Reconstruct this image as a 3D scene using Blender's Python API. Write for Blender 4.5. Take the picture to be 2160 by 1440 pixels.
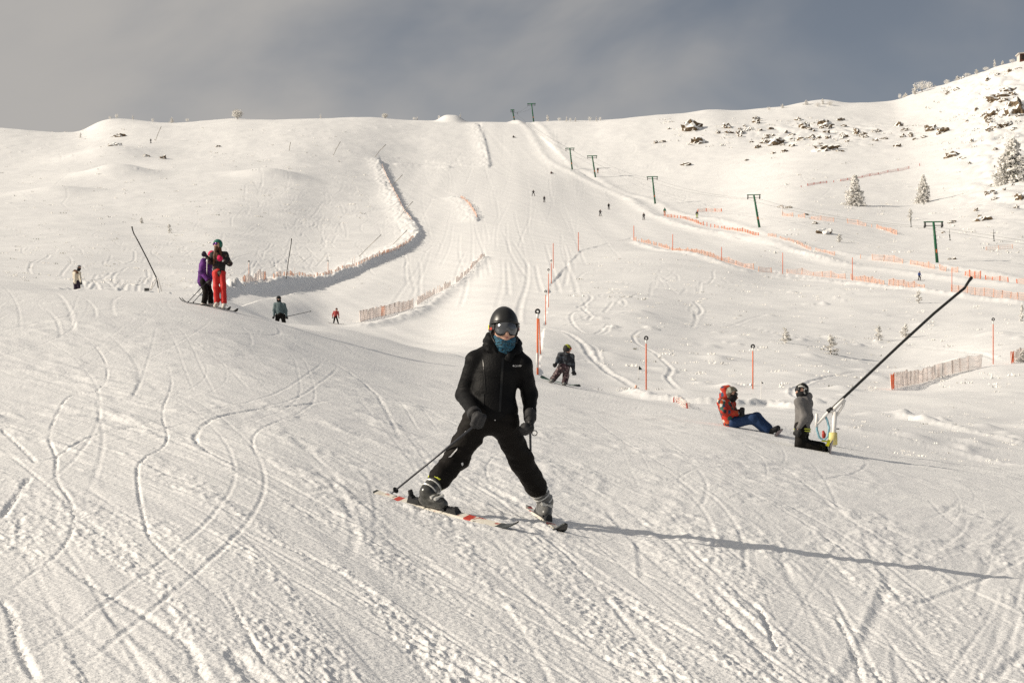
import bpy, math, random
import numpy as np
from mathutils import Vector, Matrix, Quaternion
from mathutils.bvhtree import BVHTree

random.seed(7); RNG = np.random.default_rng(7)
for o in list(bpy.data.objects): bpy.data.objects.remove(o)
SC = bpy.context.scene
COL = SC.collection
# ------------------------------------------------------------------ camera
F = 4200.0      # focal length in pixels of a 2160 px wide frame (70 mm lens)
Y0 = 1100.0     # pixel row of the eye-level horizon (rising front of the lens)
cam = bpy.data.cameras.new('camera'); camo = bpy.data.objects.new('camera', cam); COL.objects.link(camo)
cam.lens = 70; cam.sensor_width = 36; cam.shift_y = (Y0 - 720) / 2160
cam.clip_start = 0.1; cam.clip_end = 6000
camo.location = (0, 0, 0); camo.rotation_euler = (math.radians(90), 0, 0)
SC.camera = camo
# ------------------------------------------------------------------ sun and sky
SUN_EL = math.radians(27)
SUN_AZ = math.radians(9.0)       # how far the sun stands on the camera's side of due left
sun_dir = Vector((-math.cos(SUN_EL) * math.cos(SUN_AZ), -math.cos(SUN_EL) * math.sin(SUN_AZ), math.sin(SUN_EL)))
sl = bpy.data.lights.new('sun', 'SUN'); so = bpy.data.objects.new('sun', sl); COL.objects.link(so)
sl.energy = 3.7; sl.angle = math.radians(0.6); sl.color = (1.0, 0.895, 0.745)
so.rotation_euler = sun_dir.to_track_quat('Z', 'Y').to_euler()
W = bpy.data.worlds.new('World'); SC.world = W; W.use_nodes = True
nt = W.node_tree; nt.nodes.clear()
def N(tree, t, **kw):
    n = tree.nodes.new(t)
    for k, v in kw.items(): setattr(n, k, v)
    return n
wo = N(nt, 'ShaderNodeOutputWorld'); bg = N(nt, 'ShaderNodeBackground')
sky = N(nt, 'ShaderNodeTexSky'); sky.sky_type = 'NISHITA'; sky.sun_disc = False
sky.sun_elevation = SUN_EL; sky.sun_rotation = math.atan2(sun_dir.x, sun_dir.y)
sky.air_density = 1.0; sky.dust_density = 1.5; sky.ozone_density = 1.0; sky.altitude = 1800
tc = N(nt, 'ShaderNodeTexCoord')
mp = N(nt, 'ShaderNodeMapping'); mp.inputs['Scale'].default_value = (1.0, 1.0, 1.7); mp.inputs['Location'].default_value = (1.72, 0.8, 0.2)
nz = N(nt, 'ShaderNodeTexNoise'); nz.inputs['Scale'].default_value = 6.5; nz.inputs['Detail'].default_value = 5; nz.inputs['Roughness'].default_value = 0.48
nz.inputs['Distortion'].default_value = 0.3
nt.links.new(tc.outputs['Generated'], mp.inputs['Vector']); nt.links.new(mp.outputs[0], nz.inputs['Vector'])
# thin high cloud, denser towards the sun's side of the sky
dt = N(nt, 'ShaderNodeVectorMath', operation='DOT_PRODUCT'); dt.inputs[1].default_value = (sun_dir.x, sun_dir.y, 0.0)
nt.links.new(tc.outputs['Generated'], dt.inputs[0])
ma = N(nt, 'ShaderNodeMath', operation='MULTIPLY_ADD'); ma.inputs[1].default_value = 1.5; ma.inputs[2].default_value = 0.55
nt.links.new(dt.outputs['Value'], ma.inputs[0])
mb = N(nt, 'ShaderNodeMath', operation='ADD'); nt.links.new(ma.outputs[0], mb.inputs[0]); mc = N(nt, 'ShaderNodeMath', operation='MULTIPLY_ADD'); mc.inputs[1].default_value = 1.6; mc.inputs[2].default_value = -0.3
nt.links.new(nz.outputs['Fac'], mc.inputs[0]); nt.links.new(mc.outputs[0], mb.inputs[1])
mr = N(nt, 'ShaderNodeMapRange'); mr.interpolation_type = 'SMOOTHSTEP'
mr.inputs['From Min'].default_value = 0.35; mr.inputs['From Max'].default_value = 1.15
nt.links.new(mb.outputs[0], mr.inputs['Value'])
SKY_STRENGTH = 0.092
cl = N(nt, 'ShaderNodeMix', data_type='RGBA'); cl.inputs[0].default_value = 0.0
hs = N(nt, 'ShaderNodeHueSaturation'); hs.inputs['Saturation'].default_value = 0.52; hs.inputs['Value'].default_value = 0.52
nt.links.new(sky.outputs[0], hs.inputs['Color'])
nt.links.new(mr.outputs[0], cl.inputs[0]); nt.links.new(hs.outputs[0], cl.inputs[6])
cl.inputs[7].default_value = (3.68, 3.54, 3.38, 1)
nt.links.new(cl.outputs[2], bg.inputs['Color']); bg.inputs['Strength'].default_value = SKY_STRENGTH
nt.links.new(bg.outputs[0], wo.inputs['Surface'])
vs = SC.view_settings; vs.view_transform = 'Standard'; vs.look = 'None'; vs.exposure = 0.40; vs.gamma = 1.0
try: vs.use_curve_mapping = False
except Exception: pass
SC.render.engine = 'CYCLES'; SC.cycles.max_bounces = 5; SC.cycles.diffuse_bounces = 3; SC.cycles.use_denoising = False

# ------------------------------------------------------------------ helpers
def P(px, py, y): return np.array(((px - 1080) / F * y, y, (Y0 - py) / F * y))
def tag(o, label=None, cat=None, group=None, kind=None):
    if label: o['label'] = label
    if cat: o['category'] = cat
    if group: o['group'] = group
    if kind: o['kind'] = kind
    return o
def empty(name, loc, label=None, cat=None, group=None, rz=0.0):
    o = bpy.data.objects.new(name, None); COL.objects.link(o); o.location = loc; o.rotation_euler = (0, 0, rz)
    o.empty_display_size = 0.1
    return tag(o, label, cat, group)
def link(name, me, parent=None):
    o = bpy.data.objects.new(name, me); COL.objects.link(o)
    if parent is not None: o.parent = parent
    return o
def mesh_np(name, V, Q, mats, smooth=True, mi=None):
    """mesh from vertex array and an (n,4) or (n,3) face array"""
    V = np.asarray(V, np.float32); Q = np.asarray(Q, np.int32)
    me = bpy.data.meshes.new(name); n, k = Q.shape
    me.vertices.add(len(V)); me.vertices.foreach_set('co', V.ravel())
    me.loops.add(n * k); me.loops.foreach_set('vertex_index', Q.ravel())
    me.polygons.add(n); me.polygons.foreach_set('loop_start', np.arange(n, dtype=np.int32) * k)
    me.polygons.foreach_set('use_smooth', np.full(n, bool(smooth)))
    for m in (mats if isinstance(mats, (list, tuple)) else [mats]): me.materials.append(m)
    if mi is not None: me.polygons.foreach_set('material_index', np.asarray(mi, np.int32))
    me.update(calc_edges=True); me.validate()
    return me
class MB:
    """collects boxes, tubes and sheets into one mesh"""
    def __init__(s): s.v = []; s.f = []; s.m = []
    def add(s, V, Fs, m=0):
        b = len(s.v); s.v.extend([tuple(map(float, v)) for v in V])
        for f in Fs: s.f.append([b + i for i in f]); s.m.append(m)
    def box(s, c, sx, sy, sz, R=None, m=0, taper=1.0):
        V = [Vector((x * sx / 2 * (taper if z > 0 else 1), y * sy / 2 * (taper if z > 0 else 1), z * sz / 2)) for x in (-1, 1) for y in (-1, 1) for z in (-1, 1)]
        if R is not None: V = [R @ v for v in V]
        V = [v + Vector(c) for v in V]
        s.add(V, [(0, 1, 3, 2), (4, 6, 7, 5), (0, 4, 5, 1), (2, 3, 7, 6), (0, 2, 6, 4), (1, 5, 7, 3)], m)
    def tube(s, pts, rad, n=8, m=0, cap=True):
        pts = [Vector(p) for p in pts]
        if not hasattr(rad, '__len__'): rad = [rad] * len(pts)
        V = []; ref = None
        for i, p in enumerate(pts):
            t = (pts[min(i + 1, len(pts) - 1)] - pts[max(i - 1, 0)]).normalized()
            if ref is None:
                ref = t.orthogonal().normalized()
            a = (ref - t * ref.dot(t)).normalized(); ref = a; b = t.cross(a)
            for k in range(n):
                an = 2 * math.pi * k / n; V.append(p + (a * math.cos(an) + b * math.sin(an)) * rad[i])
        Fs = []
        for i in range(len(pts) - 1):
            for k in range(n):
                k2 = (k + 1) % n; Fs.append((i * n + k, i * n + k2, (i + 1) * n + k2, (i + 1) * n + k))
        if cap: Fs += [tuple(range(n - 1, -1, -1)), tuple((len(pts) - 1) * n + k for k in range(n))]
        s.add(V, Fs, m)
    def ring(s, c, R, r, axis=(0, 1, 0), n=20, k=6, m=0, sq=1.0):
        q = Vector((0, 0, 1)).rotation_difference(Vector(axis).normalized())
        V = []; Fs = []
        for i in range(n):
            a = 2 * math.pi * i / n
            for j in range(k):
                b = 2 * math.pi * j / k
                V.append(q @ Vector(((R + r * math.cos(b)) * math.cos(a), (R + r * math.cos(b)) * math.sin(a) * sq, r * math.sin(b))) + Vector(c))
        for i in range(n):
            for j in range(k):
                Fs.append((i * k + j, ((i + 1) % n) * k + j, ((i + 1) % n) * k + (j + 1) % k, i * k + (j + 1) % k))
        s.add(V, Fs, m)
    def mesh(s, name, mats, smooth=False):
        me = bpy.data.meshes.new(name); me.from_pydata(s.v, [], s.f)
        for m in (mats if isinstance(mats, (list, tuple)) else [mats]): me.materials.append(m)
        me.polygons.foreach_set('material_index', s.m)
        if smooth: me.polygons.foreach_set('use_smooth', [True] * len(s.f))
        me.update(); return me
    def build(s, name, mats, parent=None, smooth=False): return link(name, s.mesh(name, mats, smooth), parent)

# ------------------------------------------------------------------ noise
def _hash(ix, iy, seed):
    h = (ix.astype(np.uint32) * np.uint32(374761393) + iy.astype(np.uint32) * np.uint32(668265263) + np.uint32(seed * 2246822519 & 0xffffffff))
    h = (h ^ (h >> np.uint32(13))) * np.uint32(1274126177)
    return (h ^ (h >> np.uint32(16)))
def gnoise(x, y, seed=0):
    xi = np.floor(x); yi = np.floor(y); fx = (x - xi).astype(np.float32); fy = (y - yi).astype(np.float32)
    xi = xi.astype(np.int64); yi = yi.astype(np.int64)
    u = fx * fx * fx * (fx * (fx * 6 - 15) + 10); v = fy * fy * fy * (fy * (fy * 6 - 15) + 10)
    def g(ox, oy):
        a = _hash(xi + ox, yi + oy, seed).astype(np.float32) * np.float32(2 * math.pi / 4294967296.0)
        return np.cos(a) * (fx - ox) + np.sin(a) * (fy - oy)
    n00 = g(0, 0); n10 = g(1, 0); n01 = g(0, 1); n11 = g(1, 1)
    a = n00 + u * (n10 - n00); b = n01 + u * (n11 - n01)
    return (a + v * (b - a)) * 1.4
def noise3(p, seed=0):
    """smooth 3-d noise from stacked 2-d slices, p (...,3)"""
    return (gnoise(p[..., 0] + 0.37 * p[..., 2], p[..., 1] - 0.61 * p[..., 2], seed) + gnoise(p[..., 2] + 0.41 * p[..., 0], p[..., 1] * 0.83 + p[..., 2] * 0.3, seed + 5)) * 0.7

# ------------------------------------------------------------------ materials
def mat(name, col, rough=0.7, metal=0.0, spec=0.4, bump=0.0, bscale=40.0, var=0.0, vscale=8.0, coat=0.0):
    m = bpy.data.materials.new(name); m.use_nodes = True; t = m.node_tree; b = t.nodes['Principled BSDF']
    b.inputs['Base Color'].default_value = (*col, 1); b.inputs['Roughness'].default_value = rough
    b.inputs['Metallic'].default_value = metal; b.inputs['Specular IOR Level'].default_value = spec
    if coat: b.inputs['Coat Weight'].default_value = coat
    if bump or var:
        tcn = N(t, 'ShaderNodeTexCoord')
    if var:
        n = N(t, 'ShaderNodeTexNoise'); n.inputs['Scale'].default_value = vscale; n.inputs['Detail'].default_value = 5
        t.links.new(tcn.outputs['Object'], n.inputs['Vector'])
        r = N(t, 'ShaderNodeMapRange'); r.inputs['From Min'].default_value = 0.3; r.inputs['From Max'].default_value = 0.7
        r.inputs['To Min'].default_value = 1 - var; r.inputs['To Max'].default_value = 1 + var
        t.links.new(n.outputs['Fac'], r.inputs['Value'])
        mx = N(t, 'ShaderNodeVectorMath', operation='SCALE'); mx.inputs[0].default_value = col
        t.links.new(r.outputs[0], mx.inputs['Scale']); t.links.new(mx.outputs[0], b.inputs['Base Color'])
    if bump:
        n = N(t, 'ShaderNodeTexNoise'); n.inputs['Scale'].default_value = bscale; n.inputs['Detail'].default_value = 4
        t.links.new(tcn.outputs['Object'], n.inputs['Vector'])
        bp = N(t, 'ShaderNodeBump'); bp.inputs['Strength'].default_value = 1.0; bp.inputs['Distance'].default_value = bump
        t.links.new(n.outputs['Fac'], bp.inputs['Height']); t.links.new(bp.outputs[0], b.inputs['Normal'])
    return m
def pattern_mat(name, cols, scale=14.0, rough=0.75, stretch=(1, 1, 1), kind='voronoi'):
    """cloth printed with patches of several colours"""
    m = mat(name, cols[0], rough); t = m.node_tree; b = t.nodes['Principled BSDF']
    tcn = N(t, 'ShaderNodeTexCoord'); mpn = N(t, 'ShaderNodeMapping'); mpn.inputs['Scale'].default_value = stretch
    t.links.new(tcn.outputs['Object'], mpn.inputs['Vector'])
    if kind == 'voronoi':
        v = N(t, 'ShaderNodeTexVoronoi'); v.inputs['Scale'].default_value = scale; t.links.new(mpn.outputs[0], v.inputs['Vector'])
        s = N(t, 'ShaderNodeSeparateColor'); t.links.new(v.outputs['Color'], s.inputs[0]); src = s.outputs[0]
    else:
        v = N(t, 'ShaderNodeTexNoise'); v.inputs['Scale'].default_value = scale; v.inputs['Detail'].default_value = 3
        t.links.new(mpn.outputs[0], v.inputs['Vector'])
        r0 = N(t, 'ShaderNodeMapRange'); r0.inputs['From Min'].default_value = 0.3; r0.inputs['From Max'].default_value = 0.7
        t.links.new(v.outputs['Fac'], r0.inputs['Value']); src = r0.outputs[0]
    r = N(t, 'ShaderNodeValToRGB'); r.color_ramp.interpolation = 'CONSTANT'
    el = r.color_ramp.elements
    while len(el) < len(cols): el.new(0.5)
    for i, c in enumerate(cols): el[i].position = i / len(cols); el[i].color = (*c, 1)
    t.links.new(src, r.inputs[0]); t.links.new(r.outputs[0], b.inputs['Base Color'])
    return m

M = {}
def snow_material():
    m = bpy.data.materials.new('snow'); m.use_nodes = True; t = m.node_tree; b = t.nodes['Principled BSDF']
    b.inputs['Roughness'].default_value = 0.55; b.inputs['Specular IOR Level'].default_value = 0.25
    g = N(t, 'ShaderNodeNewGeometry')
    n1 = N(t, 'ShaderNodeTexNoise'); n1.inputs['Scale'].default_value = 0.35; n1.inputs['Detail'].default_value = 6
    t.links.new(g.outputs['Position'], n1.inputs['Vector'])
    r = N(t, 'ShaderNodeValToRGB'); r.color_ramp.elements[0].position = 0.3; r.color_ramp.elements[1].position = 0.7
    r.color_ramp.elements[0].color = (0.80, 0.80, 0.805, 1); r.color_ramp.elements[1].color = (0.87, 0.87, 0.865, 1)
    t.links.new(n1.outputs['Fac'], r.inputs[0]); t.links.new(r.outputs[0], b.inputs['Base Color'])
    n2 = N(t, 'ShaderNodeTexNoise'); n2.inputs['Scale'].default_value = 26.0; n2.inputs['Detail'].default_value = 3; n2.inputs['Roughness'].default_value = 0.6
    t.links.new(g.outputs['Position'], n2.inputs['Vector'])
    bp = N(t, 'ShaderNodeBump'); bp.inputs['Strength'].default_value = 0.8; bp.inputs['Distance'].default_value = 0.016
    t.links.new(n2.outputs['Fac'], bp.inputs['Height']); t.links.new(bp.outputs[0], b.inputs['Normal'])
    return m
M['snow'] = snow_material()
M['frost'] = mat('frost', (0.84, 0.84, 0.83), 0.7, spec=0.2, bump=0.01, bscale=30)

# ------------------------------------------------------------------ terrain: a height field read off as rows against distance
def pchip(x, y, xq):
    x = np.asarray(x, float); y = np.asarray(y, float); h = np.diff(x); d = np.diff(y) / h; n = len(x)
    m = np.zeros(n)
    for i in range(1, n - 1):
        if d[i - 1] * d[i] > 0:
            w1 = 2 * h[i] + h[i - 1]; w2 = h[i] + 2 * h[i - 1]; m[i] = (w1 + w2) / (w1 / d[i - 1] + w2 / d[i])
    m[0] = d[0]; m[-1] = d[-1]
    k = np.clip(np.searchsorted(x, xq) - 1, 0, n - 2); t = (xq - x[k]) / h[k]
    t2 = t * t; t3 = t2 * t
    return (2 * t3 - 3 * t2 + 1) * y[k] + (t3 - 2 * t2 + t) * h[k] * m[k] + (-2 * t3 + 3 * t2) * y[k + 1] + (t3 - t2) * h[k] * m[k + 1]
YINF = [(-600, 415), (-300, 445), (0, 475), (160, 486), (330, 503), (450, 522), (600, 561), (700, 590), (900, 639), (1080, 664), (1300, 697), (1500, 716), (1700, 750), (1900, 782), (2160, 815), (2760, 880)]
YNEAR = [(-600, 525), (-300, 533), (0, 545), (160, 551), (330, 560), (450, 569), (600, 588), (700, 604), (900, 640), (1080, 664), (1300, 697), (1500, 718), (1700, 748), (1900, 777), (2160, 810), (2760, 875)]
COLS = {
 -600: [(60, 555), (72, 552), (90, 560), (120, 560), (170, 540), (250, 510), (350, 465), (470, 410), (620, 340)],
 0: [(60, 598), (70, 594), (85, 606), (110, 606), (140, 596), (180, 577), (250, 540), (350, 488), (470, 425), (620, 345)],
 160: [(56, 617), (66, 614), (82, 624), (105, 622), (140, 605), (180, 585), (250, 545), (350, 490), (470, 425), (620, 340)],
 330: [(58, 625), (66, 623), (80, 632), (110, 628), (150, 612), (190, 592), (260, 550), (350, 500), (470, 425), (620, 335)],
 450: [(62, 634), (75, 642), (90, 645), (120, 634), (150, 620), (180, 606), (260, 558), (350, 505), (470, 425), (620, 335)],
 600: [(62, 688), (75, 699), (88, 706), (110, 692), (140, 660), (180, 628), (230, 598), (300, 556), (380, 505), (480, 430), (620, 335)],
 700: [(62, 702), (75, 702), (100, 707), (125, 697), (150, 683), (190, 640), (240, 602), (320, 550), (400, 500), (500, 432), (620, 345)],
 900: [(60, 750), (72, 755), (95, 748), (125, 722), (150, 690), (190, 642), (240, 602), (320, 545), (410, 495), (520, 430), (640, 360)],
 1080: [(58, 779), (68, 785), (85, 768), (105, 730), (130, 690), (160, 648), (215, 597), (300, 537), (410, 485), (520, 425), (640, 360)],
 1300: [(50, 833), (60, 840), (75, 828), (95, 785), (125, 712), (160, 650), (215, 592), (290, 540), (370, 507), (440, 475), (520, 440), (620, 385)],
 1500: [(45, 866), (56, 868), (70, 850), (90, 818), (125, 735), (175, 650), (225, 592), (300, 543), (370, 512), (440, 470), (520, 435), (620, 370)],
 1700: [(36, 937), (46, 900), (58, 880), (75, 852), (95, 812), (130, 735), (180, 655), (230, 605), (275, 576), (330, 530), (400, 470), (470, 430), (560, 372), (660, 295)],
 1900: [(36, 969), (48, 925), (60, 893), (78, 858), (100, 818), (130, 758), (180, 655), (220, 612), (260, 588), (300, 558), (360, 510), (430, 462), (520, 397), (620, 315), (700, 255)],
 2160: [(36, 1002), (48, 962), (65, 900), (85, 840), (110, 765), (150, 693), (195, 637), (230, 607), (280, 567), (340, 515), (420, 442), (500, 365), (580, 285), (680, 190)],
 2760: [(36, 1066), (48, 1010), (65, 950), (85, 885), (110, 820), (150, 745), (195, 685), (280, 590), (340, 510), (420, 420), (500, 325), (580, 235), (680, 120)],
}
RIDGE = [(-600, 262), (-100, 266), (0, 268), (60, 274), (120, 279), (170, 277), (200, 262), (240, 252), (300, 254), (360, 258), (430, 254), (500, 249), (560, 250), (680, 249), (780, 246), (850, 250), (915, 251), (1000, 254), (1080, 255), (1130, 258), (1170, 256), (1250, 256), (1280, 250), (1350, 243), (1450, 237), (1500, 229), (1560, 232), (1700, 222), (1800, 214), (1890, 207), (1930, 190), (2000, 171), (2060, 152), (2100, 138), (2160, 120), (2300, 90), (2760, 40)]
PXF = np.linspace(-600, 2760, 421); LR = np.linspace(math.log(3), math.log(1600), 700); RF = np.exp(LR)
def build_table():
    yi = dict(YINF); cz = []
    for px in sorted(COLS):
        pts = COLS[px]; inf = np.interp(px, *zip(*YINF)); r0 = pts[0][0]
        rs = [3, 4, 5.5, 7.5, 10, 13, 16, 20, 25, 30, 36, 42, 48, 54]; rs = [r for r in rs if r < r0 * 0.93]
        z = [(Y0 - inf) / F * r - 1.6 for r in rs]
        for r, py in pts: rs.append(r); z.append((Y0 - py) / F * r)
        ry = np.interp(px, *zip(*RIDGE)); zr = (Y0 - ry) / F * 780
        rs += [780, 850, 950, 1150, 1600]; z += [zr, zr - 1, zr - 8, zr - 30, zr - 110]
        cz.append(pchip(np.log(rs), z, LR))
    cz = np.array(cz); T = np.empty((len(PXF), len(LR)))
    xs = np.array(sorted(COLS), float)
    for j in range(len(LR)):
        T[:, j] = pchip(xs, cz[:, j], PXF)
    # near plane follows the tilt between the authored columns
    inf = pchip(*map(list, zip(*YNEAR)), PXF)
    near = (Y0 - inf)[:, None] / F * RF[None, :] - 1.6
    w = np.clip((RF - 22) / 18, 0, 1)[None, :]; w = w * w * (3 - 2 * w)
    T = near * (1 - w) + T * w
    # skyline detail
    rd = pchip(*map(list, zip(*RIDGE)), PXF); r_auth = np.interp(PXF, xs, [np.interp(x, *zip(*RIDGE)) for x in xs])
    base = pchip(xs, [np.interp(x, *zip(*RIDGE)) for x in xs], PXF)
    dz = (base - rd)[:, None] / F * RF[None, :] * np.exp(-((LR[None, :] - math.log(790)) / 0.11) ** 2)
    T = T + dz
    wr = np.clip((RF - 560) / 180, 0, 1); wr = (wr * wr * (3 - 2 * wr))[None, :]
    for _ in range(3):
        pyt = np.where(RF[None, :] > 560, Y0 - F * T / RF[None, :], 1e9).min(axis=1)
        T = T - (rd - pyt)[:, None] / F * RF[None, :] * wr
    for ax, s in ((0, 1.6), (1, 2.0)):
        k = np.exp(-0.5 * (np.arange(-8, 9) / s) ** 2); k /= k.sum()
        pad = [(0, 0), (0, 0)]; pad[ax] = (8, 8); A = np.pad(T, pad, mode='reflect', reflect_type='odd')
        T = sum(k[i] * (A[i:i + T.shape[0], :] if ax == 0 else A[:, i:i + T.shape[1]]) for i in range(17))
    return T
TAB = build_table()
def H0(x, y):
    x = np.asarray(x, float); y = np.asarray(y, float)
    yy = np.maximum(y, 3.2); px = 1080 + F * x / yy
    pc = np.clip(px, -595, 2755)
    u = (pc - PXF[0]) / (PXF[1] - PXF[0]); v = np.clip((np.log(yy) - LR[0]) / (LR[1] - LR[0]), 0, len(LR) - 1.001)
    i = np.clip(u.astype(int), 0, len(PXF) - 2); j = v.astype(int); fu = u - i; fv = v - j
    z = (TAB[i, j] * (1 - fu) + TAB[i + 1, j] * fu) * (1 - fv) + (TAB[i, j + 1] * (1 - fu) + TAB[i + 1, j + 1] * fu) * fv
    z = z - 0.10 * (px - pc) / F * yy * np.where(px > pc, 0.3, 1.0)
    plane = -1.6 + (Y0 - 664) / F * y - 0.15 * x
    w = np.clip((y - 3.5) / 3.5, 0, 1)
    w = np.where(np.abs(px - pc) > 0, w, np.clip((y - 3.3) / 0.5, 0, 1))
    return plane * (1 - w) + z * w
RM = np.exp(np.linspace(math.log(5), math.log(1100), 6000))
def hit0(px, py, rmin=5.0):
    z = H0((px - 1080) / F * RM, RM); pt = Y0 - F * z / RM
    ok = (pt <= py) & (RM >= rmin)
    k = int(np.argmax(ok)) if ok.any() else int(np.argmin(np.where(RM > rmin, pt, 1e9)))
    r = RM[k]
    if k and ok.any() and RM[k - 1] >= rmin:
        a = pt[k - 1] - py; b = pt[k] - py; r = RM[k - 1] + (RM[k] - RM[k - 1]) * a / (a - b + 1e-9)
    return np.array(((px - 1080) / F * r, r))

# grid, finer where the slope is seen from the front
def make_rows():
    r = np.exp(np.linspace(math.log(6.5), math.log(1500), 6000))
    dens = np.zeros_like(r)
    for px in np.linspace(0, 2160, 14):
        pt = Y0 - F * H0((px - 1080) / F * r, r) / r
        g = np.maximum(-np.gradient(pt, r), 0)
        vis = pt < np.minimum.accumulate(pt) + 6
        dens = np.maximum(dens, np.where(vis, g, 0))
    dens = np.where(r > 830, 0.002, np.minimum(dens, 80)) + 0.04 / (1 + r * 0.05)
    k = np.ones(41) / 41; dens = np.convolve(np.pad(dens, 20, mode='edge'), k, 'valid')
    c = np.concatenate([[0], np.cumsum(0.5 * (dens[1:] + dens[:-1]) * np.diff(r))])
    n = int(c[-1] / 1.55)
    y = np.interp(np.linspace(0, c[-1], n), c, r)
    back = np.array([-60, -40, -25, -15, -8, -4, -1, 1, 2.5, 4, 5, 5.8])
    return np.concatenate([back, y])
YR = make_rows()
HW = 0.278
side = HW + np.cumsum(np.geomspace(0.003, 0.35, 34))
UC = np.concatenate([-side[::-1], np.linspace(-HW, HW, 930), side])
HYP = np.sqrt(YR ** 2 + 25.0)
GY = np.repeat(YR[:, None], len(UC), 1); GX = HYP[:, None] * UC[None, :]
GZ = H0(GX, GY)
DR = np.gradient(YR)
CELL = np.maximum(HYP * (UC[600] - UC[599]), 0.55 * DR)[:, None] * np.ones_like(GX)
GPX = 1080 + F * GX / np.maximum(GY, 2.0); GPY = Y0 - F * GZ / np.maximum(GY, 2.0)
print('grid', GX.shape)
def inpoly(poly, X, Y):
    c = np.zeros(X.shape, bool); n = len(poly)
    for i in range(n):
        x1, y1 = poly[i]; x2, y2 = poly[(i + 1) % n]
        if y1 == y2: continue
        c ^= ((y1 > Y) != (y2 > Y)) & (X < (x2 - x1) * (Y - y1) / (y2 - y1) + x1)
    return c
RC = np.interp(GPX, [0, 450, 700, 1080, 1300, 1500, 1700, 1900, 2160], [68, 64, 63, 60, 52, 46, 42, 41, 43])
FG = 1 / (1 + np.exp((GY - RC) / 1.2)); 
PISTE = inpoly([(800, 330), (815, 400), (850, 450), (880, 497), (850, 530), (700, 598), (520, 640), (300, 720), (1130, 830), (1160, 600), (1225, 527), (1330, 502), (1650, 576), (2000, 622), (2200, 645), (2200, 605), (1760, 555), (1400, 465), (1210, 355), (1100, 250), (1012, 250), (1030, 355)], GPX, GPY) & (GY > 66)
PIS = PISTE.astype(np.float32)
NAT = (1 - FG) * (1 - PIS)
def sstep(a, b, x):
    t = np.clip((x - a) / (b - a), 0, 1); return t * t * (3 - 2 * t)
# --- foreground: chopped-up groomed snow
da = math.radians(9.5); dx_, dy_ = math.sin(da), -math.cos(da)     # ski traffic runs down towards the camera, a little to the right
# the lines of traffic fan out slightly: slope of a line dx/dy = -0.18 + 0.09 k(y) x
def traffic_k(y): return 1 - sstep(18, 42, np.asarray(y, float))
_ki = np.where(YR > 0, 0.09 * traffic_k(YR), 0); _lnE = np.concatenate([[0], np.cumsum(0.5 * (_ki[1:] + _ki[:-1]) * np.diff(YR))]); _E = np.exp(_lnE)
_I = np.concatenate([[0], np.cumsum(0.5 * (1 / _E[1:] + 1 / _E[:-1]) * np.diff(YR))]); _E14 = float(np.interp(14, YR, _E))
AC = (GX / _E[:, None] + 0.18 * _I[:, None]) * _E14; AL = -GY
def traffic(x, y): return math.atan(0.18 - 0.09 * float(traffic_k(y)) * x)
DZ = np.zeros_like(GX)
near = (GY < 80) & (GY > 1)
ii = np.where(near.any(axis=1))[0]; s0, s1 = ii[0], ii[-1] + 1
sl_ = slice(s0, s1)
x, y, al, ac, cell, fg = GX[sl_], GY[sl_], AL[sl_], AC[sl_], CELL[sl_], FG[sl_]
patch = sstep(-0.30, 0.42, gnoise(ac / 0.34, al / 3.6, 11) + 0.7 * gnoise(ac / 1.1, al / 5.0, 12) + 0.35 * gnoise(ac / 0.14, al / 1.2, 13))     # crumbly against scraped smooth
patch = 0.12 + 1.05 * patch
d = np.zeros_like(x)
for lam, slope, sd in ((0.022, 0.42, 6), (0.045, 0.46, 1), (0.085, 0.22, 2), (0.16, 0.085, 3), (0.33, 0.02, 4), (0.7, 0.015, 5)):
    wgt = sstep(0.45, 1.7, lam / cell)
    n = gnoise(ac / lam, al / (lam * 1.7), sd)
    n = np.where(n > 0.12, n * 1.7, n * 0.6)
    if lam in (0.085, 0.16): wgt = wgt * (0.38 + 0.62 * sstep(9, 19, y))
    d += n * wgt * slope * lam / 3.2 * patch
for lam, st, slope, sd in ((0.12, 9, 0.07, 21), (0.28, 9, 0.06, 22), (0.7, 8, 0.028, 23), (2.0, 5, 0.010, 24)):
    wgt = sstep(0.8, 2.2, lam / cell)
    d += gnoise(ac / lam, al / (lam * st), sd) * wgt * slope * lam / 3.2
drow = (DR[sl_] * 1.0)[:, None]; lat = (HYP[sl_] * (UC[600] - UC[599]))[:, None]
for la, lo_, slope, sd in ((0.045, 0.20, 0.36, 25), (0.08, 0.40, 0.36, 26), (0.15, 0.8, 0.24, 27), (0.3, 1.6, 0.12, 28)):
    wgt = sstep(0.7, 2.0, la / lat) * sstep(0.5, 1.5, lo_ / drow) * sstep(10, 22, y)
    n = gnoise(ac / la, al / lo_, sd); n = np.where(n > 0.1, n * 1.6, n * 0.7)
    d += n * wgt * slope * la / 3.2 * (0.3 + 0.7 * patch)
d += gnoise(x / 6, y / 9, 31) * 0.018 + gnoise(x / 2.2, y / 3.5, 32) * 0.005
DZ[sl_] += d * fg
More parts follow.
